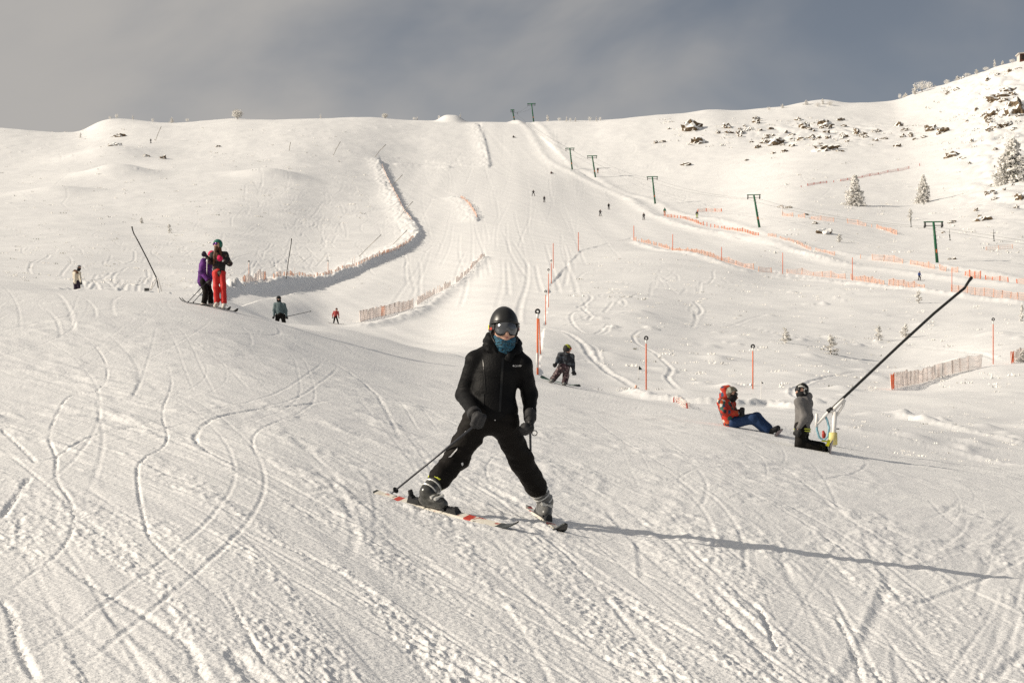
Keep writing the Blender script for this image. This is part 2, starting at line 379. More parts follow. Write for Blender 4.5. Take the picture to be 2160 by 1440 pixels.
# --- far: natural, wind-packed snow and combed piste
for lam, slope, sd in ((0.6, 0.05, 41), (1.3, 0.06, 42), (3, 0.055, 43), (7, 0.05, 44), (16, 0.045, 45), (40, 0.04, 46)):
    wgt = sstep(1.6, 3.6, lam / CELL)
    n = gnoise(GX / lam + 3.1, GY / (lam * 1.15), sd)
    DZ += n * wgt * slope * lam / 3.2 * (NAT + PIS * 0.10)
lump = gnoise(GX / 2.6, GY / 3.2, 51) + 0.5 * gnoise(GX / 1.1, GY / 1.3, 52)
lmask = sstep(0.15, 0.6, gnoise(GX / 22, GY / 26, 53))
DZ += np.maximum(lump - 0.55, 0) * 0.55 * NAT * lmask * np.where(GY > 75, 1, 0.5) * sstep(1.2, 2.2, 1.6 / CELL)
comb = gnoise(GX / 1.6 + 0.12 * GY, GY / 60, 61) * 0.035 + gnoise(GX / 5, GY / 120, 62) * 0.10
DZ += comb * PIS
# rough rocky ground at the right edge
RK = np.exp(-((GPX - 2130) / 110) ** 2 - ((GPY - 330) / 130) ** 2) + 0.8 * np.exp(-((GPX - 1720) / 190) ** 2 - ((GPY - 282) / 22) ** 2) + 0.8 * np.exp(-((GPX - 2090) / 110) ** 2 - ((GPY - 190) / 40) ** 2)
RK = np.where(GY > 250, RK, 0)
DZ += RK * (np.abs(gnoise(GX / 9, GY / 11, 71)) * 1.6 + np.abs(gnoise(GX / 4, GY / 5, 72)) * 0.8)

def smooth_line(pts, step=0.12):
    pts = np.array(pts, float); out = []
    for i in range(len(pts) - 1):
        p0 = pts[max(i - 1, 0)]; p1 = pts[i]; p2 = pts[i + 1]; p3 = pts[min(i + 2, len(pts) - 1)]
        n = max(2, min(14, int(np.linalg.norm(p2 - p1) / step)))
        for t in np.linspace(0, 1, n, endpoint=False):
            out.append(0.5 * ((2 * p1) + (-p0 + p2) * t + (2 * p0 - 5 * p1 + 4 * p2 - p3) * t * t + (-p0 + 3 * p1 - 3 * p2 + p3) * t ** 3))
    out.append(pts[-1]); return np.array(out)
def carve(line, w, depth, lip=0.5, lipside=0, bank=False, rough=0.25, minw=0.75, taper=True, cut=0):
    """press a rut (or raise a bank) along a world polyline"""
    line = np.asarray(line, float); reach = w * 4.2
    rr = np.maximum(line[:, 1], 5)
    wl = max(w, minw * float(np.median(rr)) * 0.00062); reach = wl * (12.0 if cut else 4.2)
    i0 = np.searchsorted(YR, line[:, 1].min() - reach) - 1; i1 = np.searchsorted(YR, line[:, 1].max() + reach) + 1
    i0 = max(i0, 0); i1 = min(i1, len(YR))
    if i1 - i0 < 2: return
    us = line[:, 0] / np.sqrt(rr ** 2 + 25)
    du = reach / np.sqrt(rr.min() ** 2 + 25)
    j0 = max(np.searchsorted(UC, us.min() - du) - 1, 0); j1 = min(np.searchsorted(UC, us.max() + du) + 1, len(UC))
    if j1 - j0 < 2: return
    D = np.full((i1 - i0, j1 - j0), 1e9, np.float32); S = np.zeros_like(D); Tn = np.zeros_like(D)
    L = len(line) - 1
    for k in range(L):
        a = line[k]; b = line[k + 1]; e = b - a; l2 = e @ e
        if l2 < 1e-9: continue
        a0 = max(np.searchsorted(YR, min(a[1], b[1]) - reach) - 1, i0); a1 = min(np.searchsorted(YR, max(a[1], b[1]) + reach) + 1, i1)
        if a1 <= a0: continue
        yy = np.sqrt(max(min(a[1], b[1]), 3) ** 2 + 25); yb = np.sqrt(max(max(a[1], b[1]), 3) ** 2 + 25)
        cand = [(a[0] - reach) / yy, (a[0] - reach) / yb, (b[0] - reach) / yy, (b[0] - reach) / yb, (a[0] + reach) / yy, (a[0] + reach) / yb, (b[0] + reach) / yy, (b[0] + reach) / yb]
        b0 = max(np.searchsorted(UC, min(cand)) - 1, j0); b1 = min(np.searchsorted(UC, max(cand)) + 1, j1)
        if b1 <= b0: continue
        X = GX[a0:a1, b0:b1] - a[0]; Y = GY[a0:a1, b0:b1] - a[1]
        t = np.clip((X * e[0] + Y * e[1]) / l2, 0, 1)
        dx = X - t * e[0]; dy = Y - t * e[1]; dd = np.sqrt(dx * dx + dy * dy)
        sd = np.sign(e[0] * dy - e[1] * dx)
        v = (slice(a0 - i0, a1 - i0), slice(b0 - j0, b1 - j0))
        better = dd < D[v]
        D[v] = np.where(better, dd, D[v]); S[v] = np.where(better, sd, S[v]); Tn[v] = np.where(better, (k + t) / L, Tn[v])
    ok = D < reach
    if not ok.any(): return
    xx = GX[i0:i1, j0:j1]; yy = GY[i0:i1, j0:j1]
    rg = 1 + rough * (gnoise(xx / (wl * 1.3), yy / (wl * 3.0), 91) * 1.2 + gnoise(xx / (wl * 0.5), yy / (wl * 0.9), 92) * 0.9) + (0 if bank else rough * gnoise(xx / 0.5, yy / 1.2, 93))
    en = np.clip(np.minimum(Tn, 1 - Tn) * 9, 0, 1) if taper else 1.0
    s = D / wl
    if cut: s = np.where(S * cut > 0, s * 0.24, s * 1.25)      # a cut edge: gentle behind, steep in front
    if bank:
        prof = depth * np.exp(-s ** 2.0) * np.clip(rg, 0.25, 2)
    else:
        lw = 1.0 if lipside == 0 else (S * lipside > 0) * 1.5
        prof = -depth * np.exp(-s ** 2) * np.clip(rg, 0.1, 1.6) + lip * depth * np.exp(-((s - 1.7) / 0.7) ** 2) * lw * np.clip(rg, 0, 2)
    DZ[i0:i1, j0:j1] += np.where(ok, prof * en, 0)
def pix_line(pts, rmin=5.0, step=0.12):
    return smooth_line([hit0(px, py, rmin) for px, py in pts], step)
# main ruts of the foreground and grooves standing in for shadow lines: (pixels, width, depth)
TR = [
 ([(150, 690), (205, 735), (226, 780), (212, 822), (148, 838), (118, 880), (104, 925), (118, 962), (120, 1010), (150, 1060), (152, 1120), (112, 1180), (60, 1215), (15, 1260)], .06, .028),
 ([(0, 905), (40, 940), (78, 978)], .08, .035), ([(0, 945), (60, 990), (120, 1042), (160, 1090)], .07, .02),
 ([(75, 975), (120, 962), (180, 925), (250, 905), (340, 893)], .06, .025),
 ([(352, 768), (362, 810), (343, 870), (352, 930), (300, 972), (290, 1005), (306, 1105), (335, 1155), (430, 1235), (478, 1275), (496, 1315)], .055, .025),
 ([(705, 845), (620, 857), (520, 868), (450, 886), (412, 920), (440, 952), (530, 997)], .10, .035),
 ([(690, 872), (600, 886), (545, 912), (535, 945), (585, 988), (645, 1015)], .06, .02),
 ([(62, 1005), (32, 1050), (4, 1092)], .09, .04), ([(45, 1090), (40, 1130), (65, 1160), (100, 1178)], .06, .02),
 ([(0, 1265), (24, 1300), (38, 1360), (76, 1440)], .08, .03), ([(125, 1185), (200, 1240), (300, 1295), (400, 1370), (430, 1440)], .10, .02),
 ([(600, 712), (650, 742), (720, 775), (790, 830), (850, 938)], .12, .03), ([(500, 690), (560, 700), (640, 735)], .08, .02),
 ([(1062, 950), (1030, 978), (1030, 1010), (1060, 1042), (1108, 1075)], .05, .016),
 ([(1240, 872), (1300, 920), (1370, 962), (1460, 1012)], .08, .016), ([(1560, 930), (1650, 985), (1760, 1058), (1870, 1115), (1960, 1150)], .09, .02),
 ([(1500, 1255), (1560, 1320), (1630, 1400), (1650, 1440)], .13, .03), ([(1585, 1262), (1612, 1300), (1650, 1360), (1760, 1440)], .10, .02),
 ([(1762, 1295), (1795, 1360), (1818, 1440)], .07, .035), ([(1428, 1008), (1470, 985), (1530, 976)], .06, .02),
 ([(1400, 870), (1500, 915), (1600, 960), (1620, 1010)], .06, .015), ([(1640, 925), (1760, 985), (1900, 1040), (2100, 1090)], .05, .012),
 ([(1600, 1275), (1620, 1320), (1640, 1375)], .06, .03), ([(470, 1240), (520, 1330), (560, 1400), (600, 1440)], .05, .02),
 ([(190, 800), (300, 840), (420, 880)], .04, .014), ([(0, 820), (120, 812)], .06, .02), ([(530, 1120), (600, 1150), (690, 1190), (800, 1230)], .10, .02),
 ([(1180, 1240), (1280, 1310), (1400, 1380)], .10, .016), ([(850, 1160), (960, 1220), (1060, 1300), (1120, 1400)], .12, .014),
 ([(0, 628), (160, 648), (340, 662), (520, 690)], .16, .03), ([(0, 655), (200, 668), (330, 676)], .08, .02), ([(380, 675), (560, 702), (700, 725), (900, 752)], .07, .02),  # the lines from the left edge are cast shadows, carved as grooves
 ([(180, 925), (240, 918), (330, 895), (420, 875), (600, 858)], .04, .016),
]
for pts, w, dp in TR: carve(pix_line(pts), w * 0.24, dp * 0.30, lip=0.2, rough=1.1)
# snow pushed up along the skis and their skid marks
for pts, w, dp in (([(800, 1050), (880, 1075), (960, 1098), (1060, 1122)], .035, .016), ([(1120, 1085), (1150, 1108), (1180, 1126)], .03, .014)): carve(pix_line(pts), w, dp, bank=True, rough=0.8)
for pts, w, dp in (([(650, 985), (720, 1015), (795, 1042)], .10, .010), ([(1000, 1010), (1060, 1042), (1113, 1072)], .05, .010), ([(690, 1010), (760, 1035), (830, 1056)], .03, .006)): carve(pix_line(pts), w, dp, lip=0.5, rough=0.6)
# many lighter ski scratches
for k in range(230):
    y0 = 7.5 + 52 * RNG.random() ** 1.5; x0 = (RNG.random() * 2500 - 170 - 1080) / F * y0
    an = traffic(x0, y0) + RNG.normal(0, 0.09); cv = RNG.normal(0, 0.015); Lg = RNG.uniform(1.5, 7) * (1 + y0 / 25)
    p = [np.array((x0, y0))]; 
    for s in range(int(Lg / 0.5)):
        an += cv * 0.5; q = p[-1] + 0.5 * np.array((math.sin(an), -math.cos(an)))
        if q[1] < 6.6: break
        p.append(q)
    if len(p) < 3: continue
    w = RNG.uniform(.012, .03) if RNG.random() < 0.85 else RNG.uniform(.025, .045)
    carve(smooth_line(p, 0.3), w, RNG.uniform(.08, .22) * w, lip=0.4, lipside=int(RNG.integers(-1, 2)), rough=0.5)
# long paired ski tracks
for k in range(130):
    y0 = 12 + 46 * RNG.random(); x0 = (RNG.random() * 2700 - 270 - 1080) / F * y0
    an = traffic(x0, y0) + RNG.normal(0, 0.09); cv = RNG.normal(0, 0.012); Lg = RNG.uniform(6, 24); ph = RNG.random() * 6; am = RNG.uniform(0, 0.022)
    p = [np.array((x0, y0))]
    for s in range(int(Lg / 0.7)):
        an += cv * 0.7 + am * math.sin(ph + s * 0.35) * 0.5; q = p[-1] + 0.7 * np.array((math.sin(an), -math.cos(an)))
        if q[1] < 6.6: break
        p.append(q)
    if len(p) < 4: continue
    p = smooth_line(p, 0.35); w = RNG.uniform(.010, .022); dpt = RNG.uniform(.10, .26) * w
    off = RNG.uniform(.12, .3) * (1 if RNG.random() < .5 else -1)
    carve(p, w, dpt, lip=0.4, rough=0.4)
    if RNG.random() < 0.75: carve(p + np.array((off, 0.02)), w, dpt * RNG.uniform(.5, 1.1), lip=0.4, rough=0.4)
# ruts in the hollow on the right and over the left-hand field
FT = [
 ([(1226, 628), (1236, 652), (1206, 668), (1210, 686), (1244, 708), (1284, 688), (1278, 702), (1225, 716)], .3, .14),
 ([(1135, 688), (1180, 704), (1222, 726), (1250, 760), (1290, 795), (1345, 822)], .45, .22), ([(1215, 722), (1255, 740), (1268, 772)], .3, .12),
 ([(1180, 690), (1270, 662), (1330, 650), (1480, 640)], .3, .10), ([(1130, 745), (1200, 755), (1260, 770), (1420, 790), (1520, 812)], .3, .12),
 ([(1395, 694), (1345, 704), (1340, 722), (1388, 756), (1416, 782), (1408, 805), (1436, 832)], .3, .16), ([(1700, 850), (1672, 838), (1690, 818), (1740, 800), (1840, 788)], .32, .2),
 ([(1430, 655), (1600, 690), (1750, 708), (1900, 728), (2050, 738), (2110, 756)], .5, .2), ([(1520, 690), (1600, 668), (1680, 650), (1740, 640)], .4, .12),
 ([(1215, 588), (1240, 570), (1300, 565), (1360, 572), (1420, 590)], .5, .12), ([(1230, 600), (1300, 595), (1400, 610), (1470, 605), (1540, 590)], .5, .12), ([(1340, 560), (1420, 555), (1500, 575), (1540, 600)], .5, .1),
 ([(1390, 580), (1440, 600), (1520, 606), (1600, 625)], .5, .1), ([(1180, 560), (1240, 552), (1300, 560)], .5, .1), ([(1300, 545), (1390, 560), (1450, 580), (1600, 600)], .5, .09),
 ([(128, 340), (150, 362), (118, 390), (142, 412), (132, 430), (152, 446)], .5, .22), ([(100, 300), (98, 310), (125, 325), (130, 345)], .5, .18),
 ([(0, 482), (90, 488), (200, 478), (285, 468)], .6, .2), ([(0, 385), (80, 425), (150, 445), (240, 460)], .6, .2), ([(0, 425), (40, 445)], .6, .18),
 ([(60, 565), (110, 540), (150, 548), (120, 585)], .4, .14), ([(0, 560), (80, 575), (180, 590), (300, 600)], .4, .14), ([(180, 570), (280, 560), (370, 558)], .4, .12),
 ([(210, 515), (300, 530), (350, 550)], .5, .2), ([(360, 465), (430, 480), (470, 500), (520, 490), (560, 470)], .5, .18), ([(400, 520), (440, 510), (500, 512), (530, 505)], .5, .15),
 ([(380, 545), (430, 520), (500, 518), (620, 520), (760, 505)], .5, .15), ([(500, 580), (540, 560), (600, 555)], .5, .14), ([(560, 520), (640, 512), (720, 500), (790, 485)], .6, .14),
 ([(545, 415), (550, 400), (590, 410), (560, 395), (620, 420)], .6, .2), ([(660, 460), (700, 470), (790, 450)], .6, .16),
 ([(690, 265), (640, 285), (720, 300), (700, 320)], .7, .2), ([(880, 290), (905, 275), (885, 290), (920, 308), (890, 318)], .7, .22), ([(965, 310), (980, 320), (995, 332), (950, 336), (850, 345)], .7, .18),
 ([(1220, 345), (1320, 330), (1340, 310), (1320, 295), (1350, 280)], .8, .25), ([(1230, 300), (1260, 320), (1290, 335), (1340, 350), (1450, 360)], .8, .25), ([(1250, 380), (1330, 395), (1420, 385), (1500, 375)], .8, .25),
 ([(1290, 430), (1380, 415), (1480, 432), (1590, 410), (1690, 395), (1800, 375), (1940, 350)], .8, .4), ([(1600, 520), (1700, 540), (1850, 550)], .7, .2),
 ([(1860, 415), (1960, 405), (2030, 398)], .7, .25), ([(1630, 440), (1700, 448), (1800, 460)], .7, .25),
 ([(2000, 230), (2040, 240), (2100, 285), (2160, 300)], .9, .3),
]
for pts, w, dp in FT: carve(pix_line(pts, 62), w * 0.36, dp * 0.22, lip=0.5, rough=0.4, minw=0.6)
# the scribble of tracks above the bend of the piste and elsewhere
def scribble(n, xr, yr, amp, dep):
    for k in range(n):
        px = RNG.uniform(*xr); py = RNG.uniform(*yr); ph = RNG.random() * 6; A = RNG.uniform(8, 34) * amp; fq = RNG.uniform(.12, .35); dx = RNG.uniform(-2.2, 2.6)
        pts = []
        for t in range(int(RNG.integers(6, 16))):
            pts.append((px + dx * t * 3 + A * math.sin(ph + t * fq * 4), py + t * RNG.uniform(3, 6)))
        carve(pix_line(pts, 66), .14, dep * RNG.uniform(.2, .6), lip=0.6, rough=0.3, minw=0.55)
scribble(46, (545, 815), (345, 470), .8, .12); scribble(30, (560, 860), (440, 540), 1.0, .11); scribble(24, (380, 640), (400, 560), 1.2, .1)
scribble(16, (0, 400), (480, 590), 1.3, .09); scribble(9, (1200, 1560), (550, 640), .8, .07); scribble(14, (1260, 1700), (300, 420), 1.3, .14); scribble(8, (880, 1000), (275, 335), 1.0, .12)
# worn lines down the groomed piste
for k in range(70):
    px = RNG.uniform(860, 1230); py = RNG.uniform(262, 560); sl2 = (px - 1040) * 0.0016 + RNG.normal(0, 0.25); A = RNG.uniform(0, 7); ph = RNG.random() * 6; pts = []
    for t in range(int(RNG.integers(5, 14))): pts.append((px + sl2 * t * 12 + A * math.sin(ph + t * .6), py + t * 12))
    pts = [q for q in pts if q[1] < 700]
    if len(pts) > 3: carve(pix_line(pts, 66), .2, RNG.uniform(.012, .034), lip=0.6, rough=0.4, minw=0.5)
# banks of ploughed snow
BK = [
 ([(500, 612), (600, 606), (700, 592), (780, 560), (850, 530), (876, 505), (882, 490), (866, 465), (850, 448), (832, 410), (815, 375), (800, 342)], 0.8, 0.85, 100, 1),
 ([(300, 618), (360, 620), (430, 622), (500, 612)], .7, .5, 100),
 ([(1330, 832), (1370, 843), (1450, 852), (1540, 858), (1620, 858), (1690, 868)], .45, .22, 44),
 ([(1032, 350), (1026, 320), (1018, 290), (1006, 262)], 0.8, 0.5, 300, 1), ([(1096, 258), (1130, 300), (1160, 340), (1215, 368), (1280, 400), (1330, 422)], 1.6, 0.28, 300),
 ([(1126, 258), (1160, 290), (1200, 345), (1260, 372), (1320, 408), (1385, 425), (1420, 447), (1540, 470), (1640, 505), (1740, 530), (1860, 552), (1990, 565), (2160, 590)], 1.6, 0.26, 240),
 ([(1330, 420), (1400, 462), (1480, 486), (1560, 500), (1680, 530), (1780, 560), (1900, 575), (2040, 592), (2160, 607)], 1.9, 0.36, 200),
 ([(1340, 512), (1440, 536), (1540, 562), (1640, 580), (1760, 592), (1900, 610), (2000, 627), (2160, 645)], 1.0, .3, 150),
 ([(762, 690), (870, 664), (950, 612), (1000, 570), (1022, 544)], .9, .25, 100), ([(1006, 466), (985, 430), (962, 418)], 0.8, .5, 300, 1),
 ([(1085, 255), (1095, 262)], 2.0, .8, 500), ([(840, 348), (900, 352), (945, 354)], 1.2, .7, 400), ([(1900, 880), (2000, 905), (2100, 930), (2160, 945)], .35, .10, 36), ([(1780, 905), (1900, 928), (2040, 955), (2160, 985)], .25, .06, 34),
]
for pts, w, dp, rmin, *ct in BK: carve(pix_line(pts, rmin, 0.6), w, dp, bank=True, rough=0.32 if w < 1.05 else 0.2, taper=False, cut=ct[0] if ct else 0)
# rounded heap on the skyline and drifts
def heap(px, py, r, wx, wy, h, sharp=1.0):
    x0 = (px - 1080) / F * r
    g = np.exp(-(((GX - x0) / wx) ** 2 + ((GY - r) / wy) ** 2) ** sharp)
    global DZ
    DZ += h * g
heap(952, 250, 748, 4.8, 6, 2.6, 1.6)
for px, r, w, h in ((1180, 748, 9, .5), (1240, 746, 7, .6), (1610, 750, 8, .8), (1700, 750, 9, 1.6), (1745, 750, 7, 1.5), (1820, 750, 6, .5), (280, 740, 8, .8), (215, 735, 7, 1.0), (560, 560, 9, 2.0), (120, 500, 9, 1.6), (245, 560, 9, 3.0), (235, 640, 14, 2.5)):
    heap(px, 0, r, w, w * 1.1, h)
for k in range(26):   # small drifts in the rough ground beside the near piste
    px = RNG.uniform(1890, 2250); r = RNG.uniform(44, 70); heap(px, 0, r, RNG.uniform(.15, .6), RNG.uniform(.3, .9), RNG.uniform(.05, .16))
for k in range(30):
    px = RNG.uniform(1250, 2160); r = RNG.uniform(80, 170); heap(px, 0, r, RNG.uniform(.4, 1.4), RNG.uniform(.6, 1.6), RNG.uniform(.08, .25))
GZ = GZ + DZ
def build_terrain():
    nr, ncol = GX.shape
    V = np.stack([GX, GY, GZ], -1).reshape(-1, 3)
    i = np.arange(nr - 1)[:, None] * ncol + np.arange(ncol - 1)[None, :]
    Q = np.stack([i, i + 1, i + ncol + 1, i + ncol], -1).reshape(-1, 4)
    o = link('terrain', mesh_np('terrain', V, Q, M['snow']))
    tag(o, 'snow covered mountainside with the trampled ski slope in front', 'ground', kind='structure')
build_terrain()
def gz(x, y):
    i = int(np.clip(np.searchsorted(YR, y) - 1, 0, len(YR) - 2)); fy = (y - YR[i]) / (YR[i + 1] - YR[i])
    u = x / math.sqrt(y * y + 25); j = int(np.clip(np.searchsorted(UC, u) - 1, 0, len(UC) - 2)); fu = (u - UC[j]) / (UC[j + 1] - UC[j])
    return float((GZ[i, j] * (1 - fu) + GZ[i, j + 1] * fu) * (1 - fy) + (GZ[i + 1, j] * (1 - fu) + GZ[i + 1, j + 1] * fu) * fy)
def ground(px, py, rmin=5.0):
    """point of the slope seen at a pixel"""
    q = hit0(px, py, rmin); return Vector((q[0], q[1], gz(q[0], q[1])))
def gnormal(x, y, e=0.4):
    return Vector((-(gz(x + e, y) - gz(x - e, y)) / (2 * e), -(gz(x, y + e) - gz(x, y - e)) / (2 * e), 1)).normalized()
#==OBJECTS==
# ------------------------------------------------------------------ implicit surfaces for bodies and clothes
def surf_nets(d, o, h):
    s = d < 0
    c = np.zeros(tuple(n - 1 for n in d.shape), np.int8)
    nx, ny, nz_ = c.shape
    for a in (0, 1):
        for b in (0, 1):
            for e in (0, 1): c += s[a:a + nx, b:b + ny, e:e + nz_]
    I, J, K = np.nonzero((c > 0) & (c < 8))
    idx = -np.ones(c.shape, np.int32); idx[I, J, K] = np.arange(len(I))
    pos = np.zeros((len(I), 3)); cnt = np.zeros(len(I))
    cor = [(a, b, e) for a in (0, 1) for b in (0, 1) for e in (0, 1)]
    for p in cor:
        for ax in range(3):
            if p[ax]: continue
            q = list(p); q[ax] = 1
            da_ = d[I + p[0], J + p[1], K + p[2]]; db = d[I + q[0], J + q[1], K + q[2]]
            x = (da_ < 0) != (db < 0); t = np.where(x, da_ / np.where(x, da_ - db, 1), 0)
            pp = np.array(p, float)[None, :].repeat(len(I), 0); pp[:, ax] += t
            pos += np.where(x[:, None], pp, 0); cnt += x
    V = (np.stack([I, J, K], 1) + pos / np.maximum(cnt, 1)[:, None]) * h + np.asarray(o)
    Q = []
    for ax in range(3):
        u, v = (ax + 1) % 3, (ax + 2) % 3
        sl1 = [slice(None)] * 3; sl2 = [slice(None)] * 3; sl1[ax] = slice(0, -1); sl2[ax] = slice(1, None)
        A = s[tuple(sl1)]; B = s[tuple(sl2)]; ch = A != B
        E = np.array(np.nonzero(ch)).T
        lim = np.array(c.shape)
        E = E[(E[:, u] > 0) & (E[:, v] > 0) & (E[:, u] < lim[u]) & (E[:, v] < lim[v])]
        def cid(du, dv):
            k = E.copy(); k[:, u] -= du; k[:, v] -= dv; return idx[k[:, 0], k[:, 1], k[:, 2]]
        q = np.stack([cid(1, 1), cid(0, 1), cid(0, 0), cid(1, 0)], 1)
        fl = ~A[E[:, 0], E[:, 1], E[:, 2]]
        q[fl] = q[fl][:, ::-1]; Q.append(q)
    return V, np.concatenate(Q)
def cone(a, b, ra, rb=None, flat=None): return dict(k='cone', a=np.array(a, float), b=np.array(b, float), ra=ra, rb=ra if rb is None else rb, flat=flat)
def ell(c, rx, ry, rz, yaw=0.0): return dict(k='ell', a=np.array(c, float), r=np.array((rx, ry, rz), float), yaw=yaw)
def prim_d(p, G):
    if p['k'] == 'ell':
        q = G - p['a']
        if p['yaw']:
            c, s = math.cos(p['yaw']), math.sin(p['yaw']); q = np.stack([c * q[..., 0] + s * q[..., 1], -s * q[..., 0] + c * q[..., 1], q[..., 2]], -1)
        n = np.sqrt(((q / p['r']) ** 2).sum(-1)); return (n - 1) * p['r'].min()
    q = G - p['a']; e = p['b'] - p['a']
    if p['flat'] is not None:
        dv, f = p['flat']; dv = np.array(dv, float); dv /= np.linalg.norm(dv)
        k = (q @ dv) * (1 / f - 1); q = q + k[..., None] * dv; e = e + (e @ dv) * (1 / f - 1) * dv
    t = np.clip((q @ e) / max(e @ e, 1e-9), 0, 1)
    return np.sqrt(((q - t[..., None] * e) ** 2).sum(-1)) - (p['ra'] + (p['rb'] - p['ra']) * t)
def sdf_mesh(name, prims, h, k, material, parent, base, folds=None, cut=None):
    """one continuous skin over blended limbs; prims in world coordinates, mesh stored relative to base"""
    lo = np.min([np.minimum(p['a'], p.get('b', p['a'])) - (max(p['ra'], p['rb']) if p['k'] == 'cone' else p['r'].max()) for p in prims], 0) - 3 * h - k * 0.3
    hi = np.max([np.maximum(p['a'], p.get('b', p['a'])) + (max(p['ra'], p['rb']) if p['k'] == 'cone' else p['r'].max()) for p in prims], 0) + 3 * h + k * 0.3
    n = np.ceil((hi - lo) / h).astype(int) + 1
    G = np.stack(np.meshgrid(*[lo[i] + h * np.arange(n[i]) for i in range(3)], indexing='ij'), -1)
    d = None
    for p in prims:
        e = prim_d(p, G)
        if d is None: d = e
        else:
            m = np.maximum(k - np.abs(d - e), 0) / k; d = np.minimum(d, e) - m * m * k * 0.25
    if folds is not None:
        amp, sc = folds; L = G - lo
        d = d + amp * (noise3(L * np.array(sc), 3) + 0.5 * noise3(L * np.array(sc) * 2.1, 8))
    if cut is not None: d = np.maximum(d, cut(G))
    V, Q = surf_nets(d, lo, h)
    me = mesh_np(name, V - np.asarray(base), Q, material)
    return link(name, me, parent)
def fingers(wrist, fwd, axis, r=0.013, size=1.0, curl=1.0):
    """palm, four curled fingers and a thumb closing round a grip that runs along axis"""
    w = Vector(fwd).normalized(); a = Vector(axis); a = (a - w * a.dot(w)).normalized(); n = w.cross(a)
    wr = Vector(wrist); S = size; pr = []
    for t in (-0.028, 0.0, 0.028): pr.append(cone(wr + a * t * 0.6 * S, wr + w * 0.085 * S + a * t * S, 0.022 * S, 0.021 * S))
    for i, t in enumerate((-0.036, -0.012, 0.012, 0.036)):
        L = (0.030, 0.036, 0.034, 0.027)[i] * S; k0 = wr + w * 0.088 * S + a * t * S
        k1 = k0 + (w * (1 - 0.55 * curl) + n * 0.8 * curl).normalized() * L; k2 = k1 + (n * 0.9 - w * 0.7 * curl + w * (1 - curl)).normalized() * L; k3 = k2 + (-w * 0.9 * curl + w * (1 - curl) - n * 0.25).normalized() * L * 0.8
        pr += [cone(k0, k1, r * S, r * 0.95 * S), cone(k1, k2, r * 0.95 * S, r * 0.9 * S), cone(k2, k3, r * 0.9 * S, r * 0.8 * S)]
    t0 = wr + w * 0.03 * S - a * 0.03 * S; t1 = t0 + (n * 0.5 + w * 0.5 - a * 0.55).normalized() * 0.04 * S; t2 = t1 + (n * 0.9 + w * 0.35 + a * 0.35).normalized() * 0.034 * S
    pr += [cone(t0, t1, r * 1.2 * S, r * S), cone(t1, t2, r * S, r * 0.9 * S)]
    return pr

# ------------------------------------------------------------------ cloth, gear and skin
M['black'] = mat('black_shell', (0.0045, 0.0045, 0.005), 0.6, spec=0.13, bump=0.004, bscale=60)
M['trouser_black'] = mat('trouser_black', (0.008, 0.0065, 0.0055), 0.72, spec=0.16, bump=0.004, bscale=45)
M['glove'] = mat('black_glove', (0.018, 0.018, 0.02), 0.7, bump=0.003, bscale=90)
M['helmet'] = mat('helmet_black', (0.012, 0.012, 0.012), 0.38, spec=0.5)
M['rubber'] = mat('black_rubber', (0.012, 0.012, 0.013), 0.5)
M['lens'] = mat('goggle_lens', (0.10, 0.105, 0.115), 0.16, metal=0.55, spec=0.6)
M['skin'] = mat('skin', (0.56, 0.33, 0.24), 0.55, var=0.12, vscale=30)
M['lips'] = mat('lips', (0.42, 0.16, 0.14), 0.5)
M['stubble'] = mat('stubble', (0.22, 0.13, 0.10), 0.8)
M['gaiter'] = pattern_mat('gaiter_print', [(0.008, 0.05, 0.10), (0.015, 0.11, 0.19), (0.004, 0.01, 0.015), (0.035, 0.14, 0.21), (0.005, 0.02, 0.04)], 26, stretch=(1, 1, 2.5), kind='noise')
M['white'] = mat('white_paint', (0.78, 0.77, 0.75), 0.4)
M['skiwhite'] = mat('ski_topsheet', (0.64, 0.61, 0.55), 0.4, var=0.2, vscale=20)
M['skigraphic'] = pattern_mat('ski_topsheet_print', [(0.06, 0.06, 0.055), (0.60, 0.57, 0.50), (0.66, 0.63, 0.57), (0.62, 0.59, 0.52), (0.60, 0.57, 0.50), (0.33, 0.03, 0.02)], 7.0, 0.4, (1.4, 1.4, 6), 'noise')
M['red'] = mat('red_print', (0.40, 0.045, 0.03), 0.45)
M['yellow'] = mat('yellow_tag', (0.75, 0.72, 0.03), 0.5)
M['lime'] = mat('lime_strap', (0.62, 0.68, 0.08), 0.5)
M['silver'] = mat('silver_buckle', (0.60, 0.60, 0.58), 0.35, metal=0.3)
M['bootshell'] = mat('boot_shell', (0.05, 0.05, 0.046), 0.25, spec=0.6, var=0.6, vscale=16)
M['bootgrey'] = mat('boot_shell_grey', (0.115, 0.115, 0.112), 0.35, spec=0.5, var=0.4, vscale=18)
M['alu'] = mat('pole_shaft', (0.05, 0.052, 0.06), 0.35, metal=0.5)
M['print'] = mat('white_print', (0.72, 0.72, 0.72), 0.6)
M['hair'] = mat('brown_hair', (0.10, 0.042, 0.018), 0.6, bump=0.01, bscale=60, var=0.3, vscale=20)
M['redtrouser'] = mat('red_trouser', (0.52, 0.016, 0.012), 0.65, bump=0.004, bscale=30)
M['purple'] = pattern_mat('purple_shell', [(0.075, 0.012, 0.14), (0.12, 0.02, 0.20), (0.05, 0.008, 0.10)], 7, kind='noise')
M['floral'] = pattern_mat('floral_shell', [(0.008, 0.008, 0.008), (0.010, 0.010, 0.012), (0.02, 0.02, 0.018), (0.008, 0.008, 0.008), (0.16, 0.14, 0.10), (0.009, 0.009, 0.01), (0.05, 0.02, 0.02)], 17)
M['green'] = mat('green_helmet', (0.008, 0.12, 0.085), 0.45)
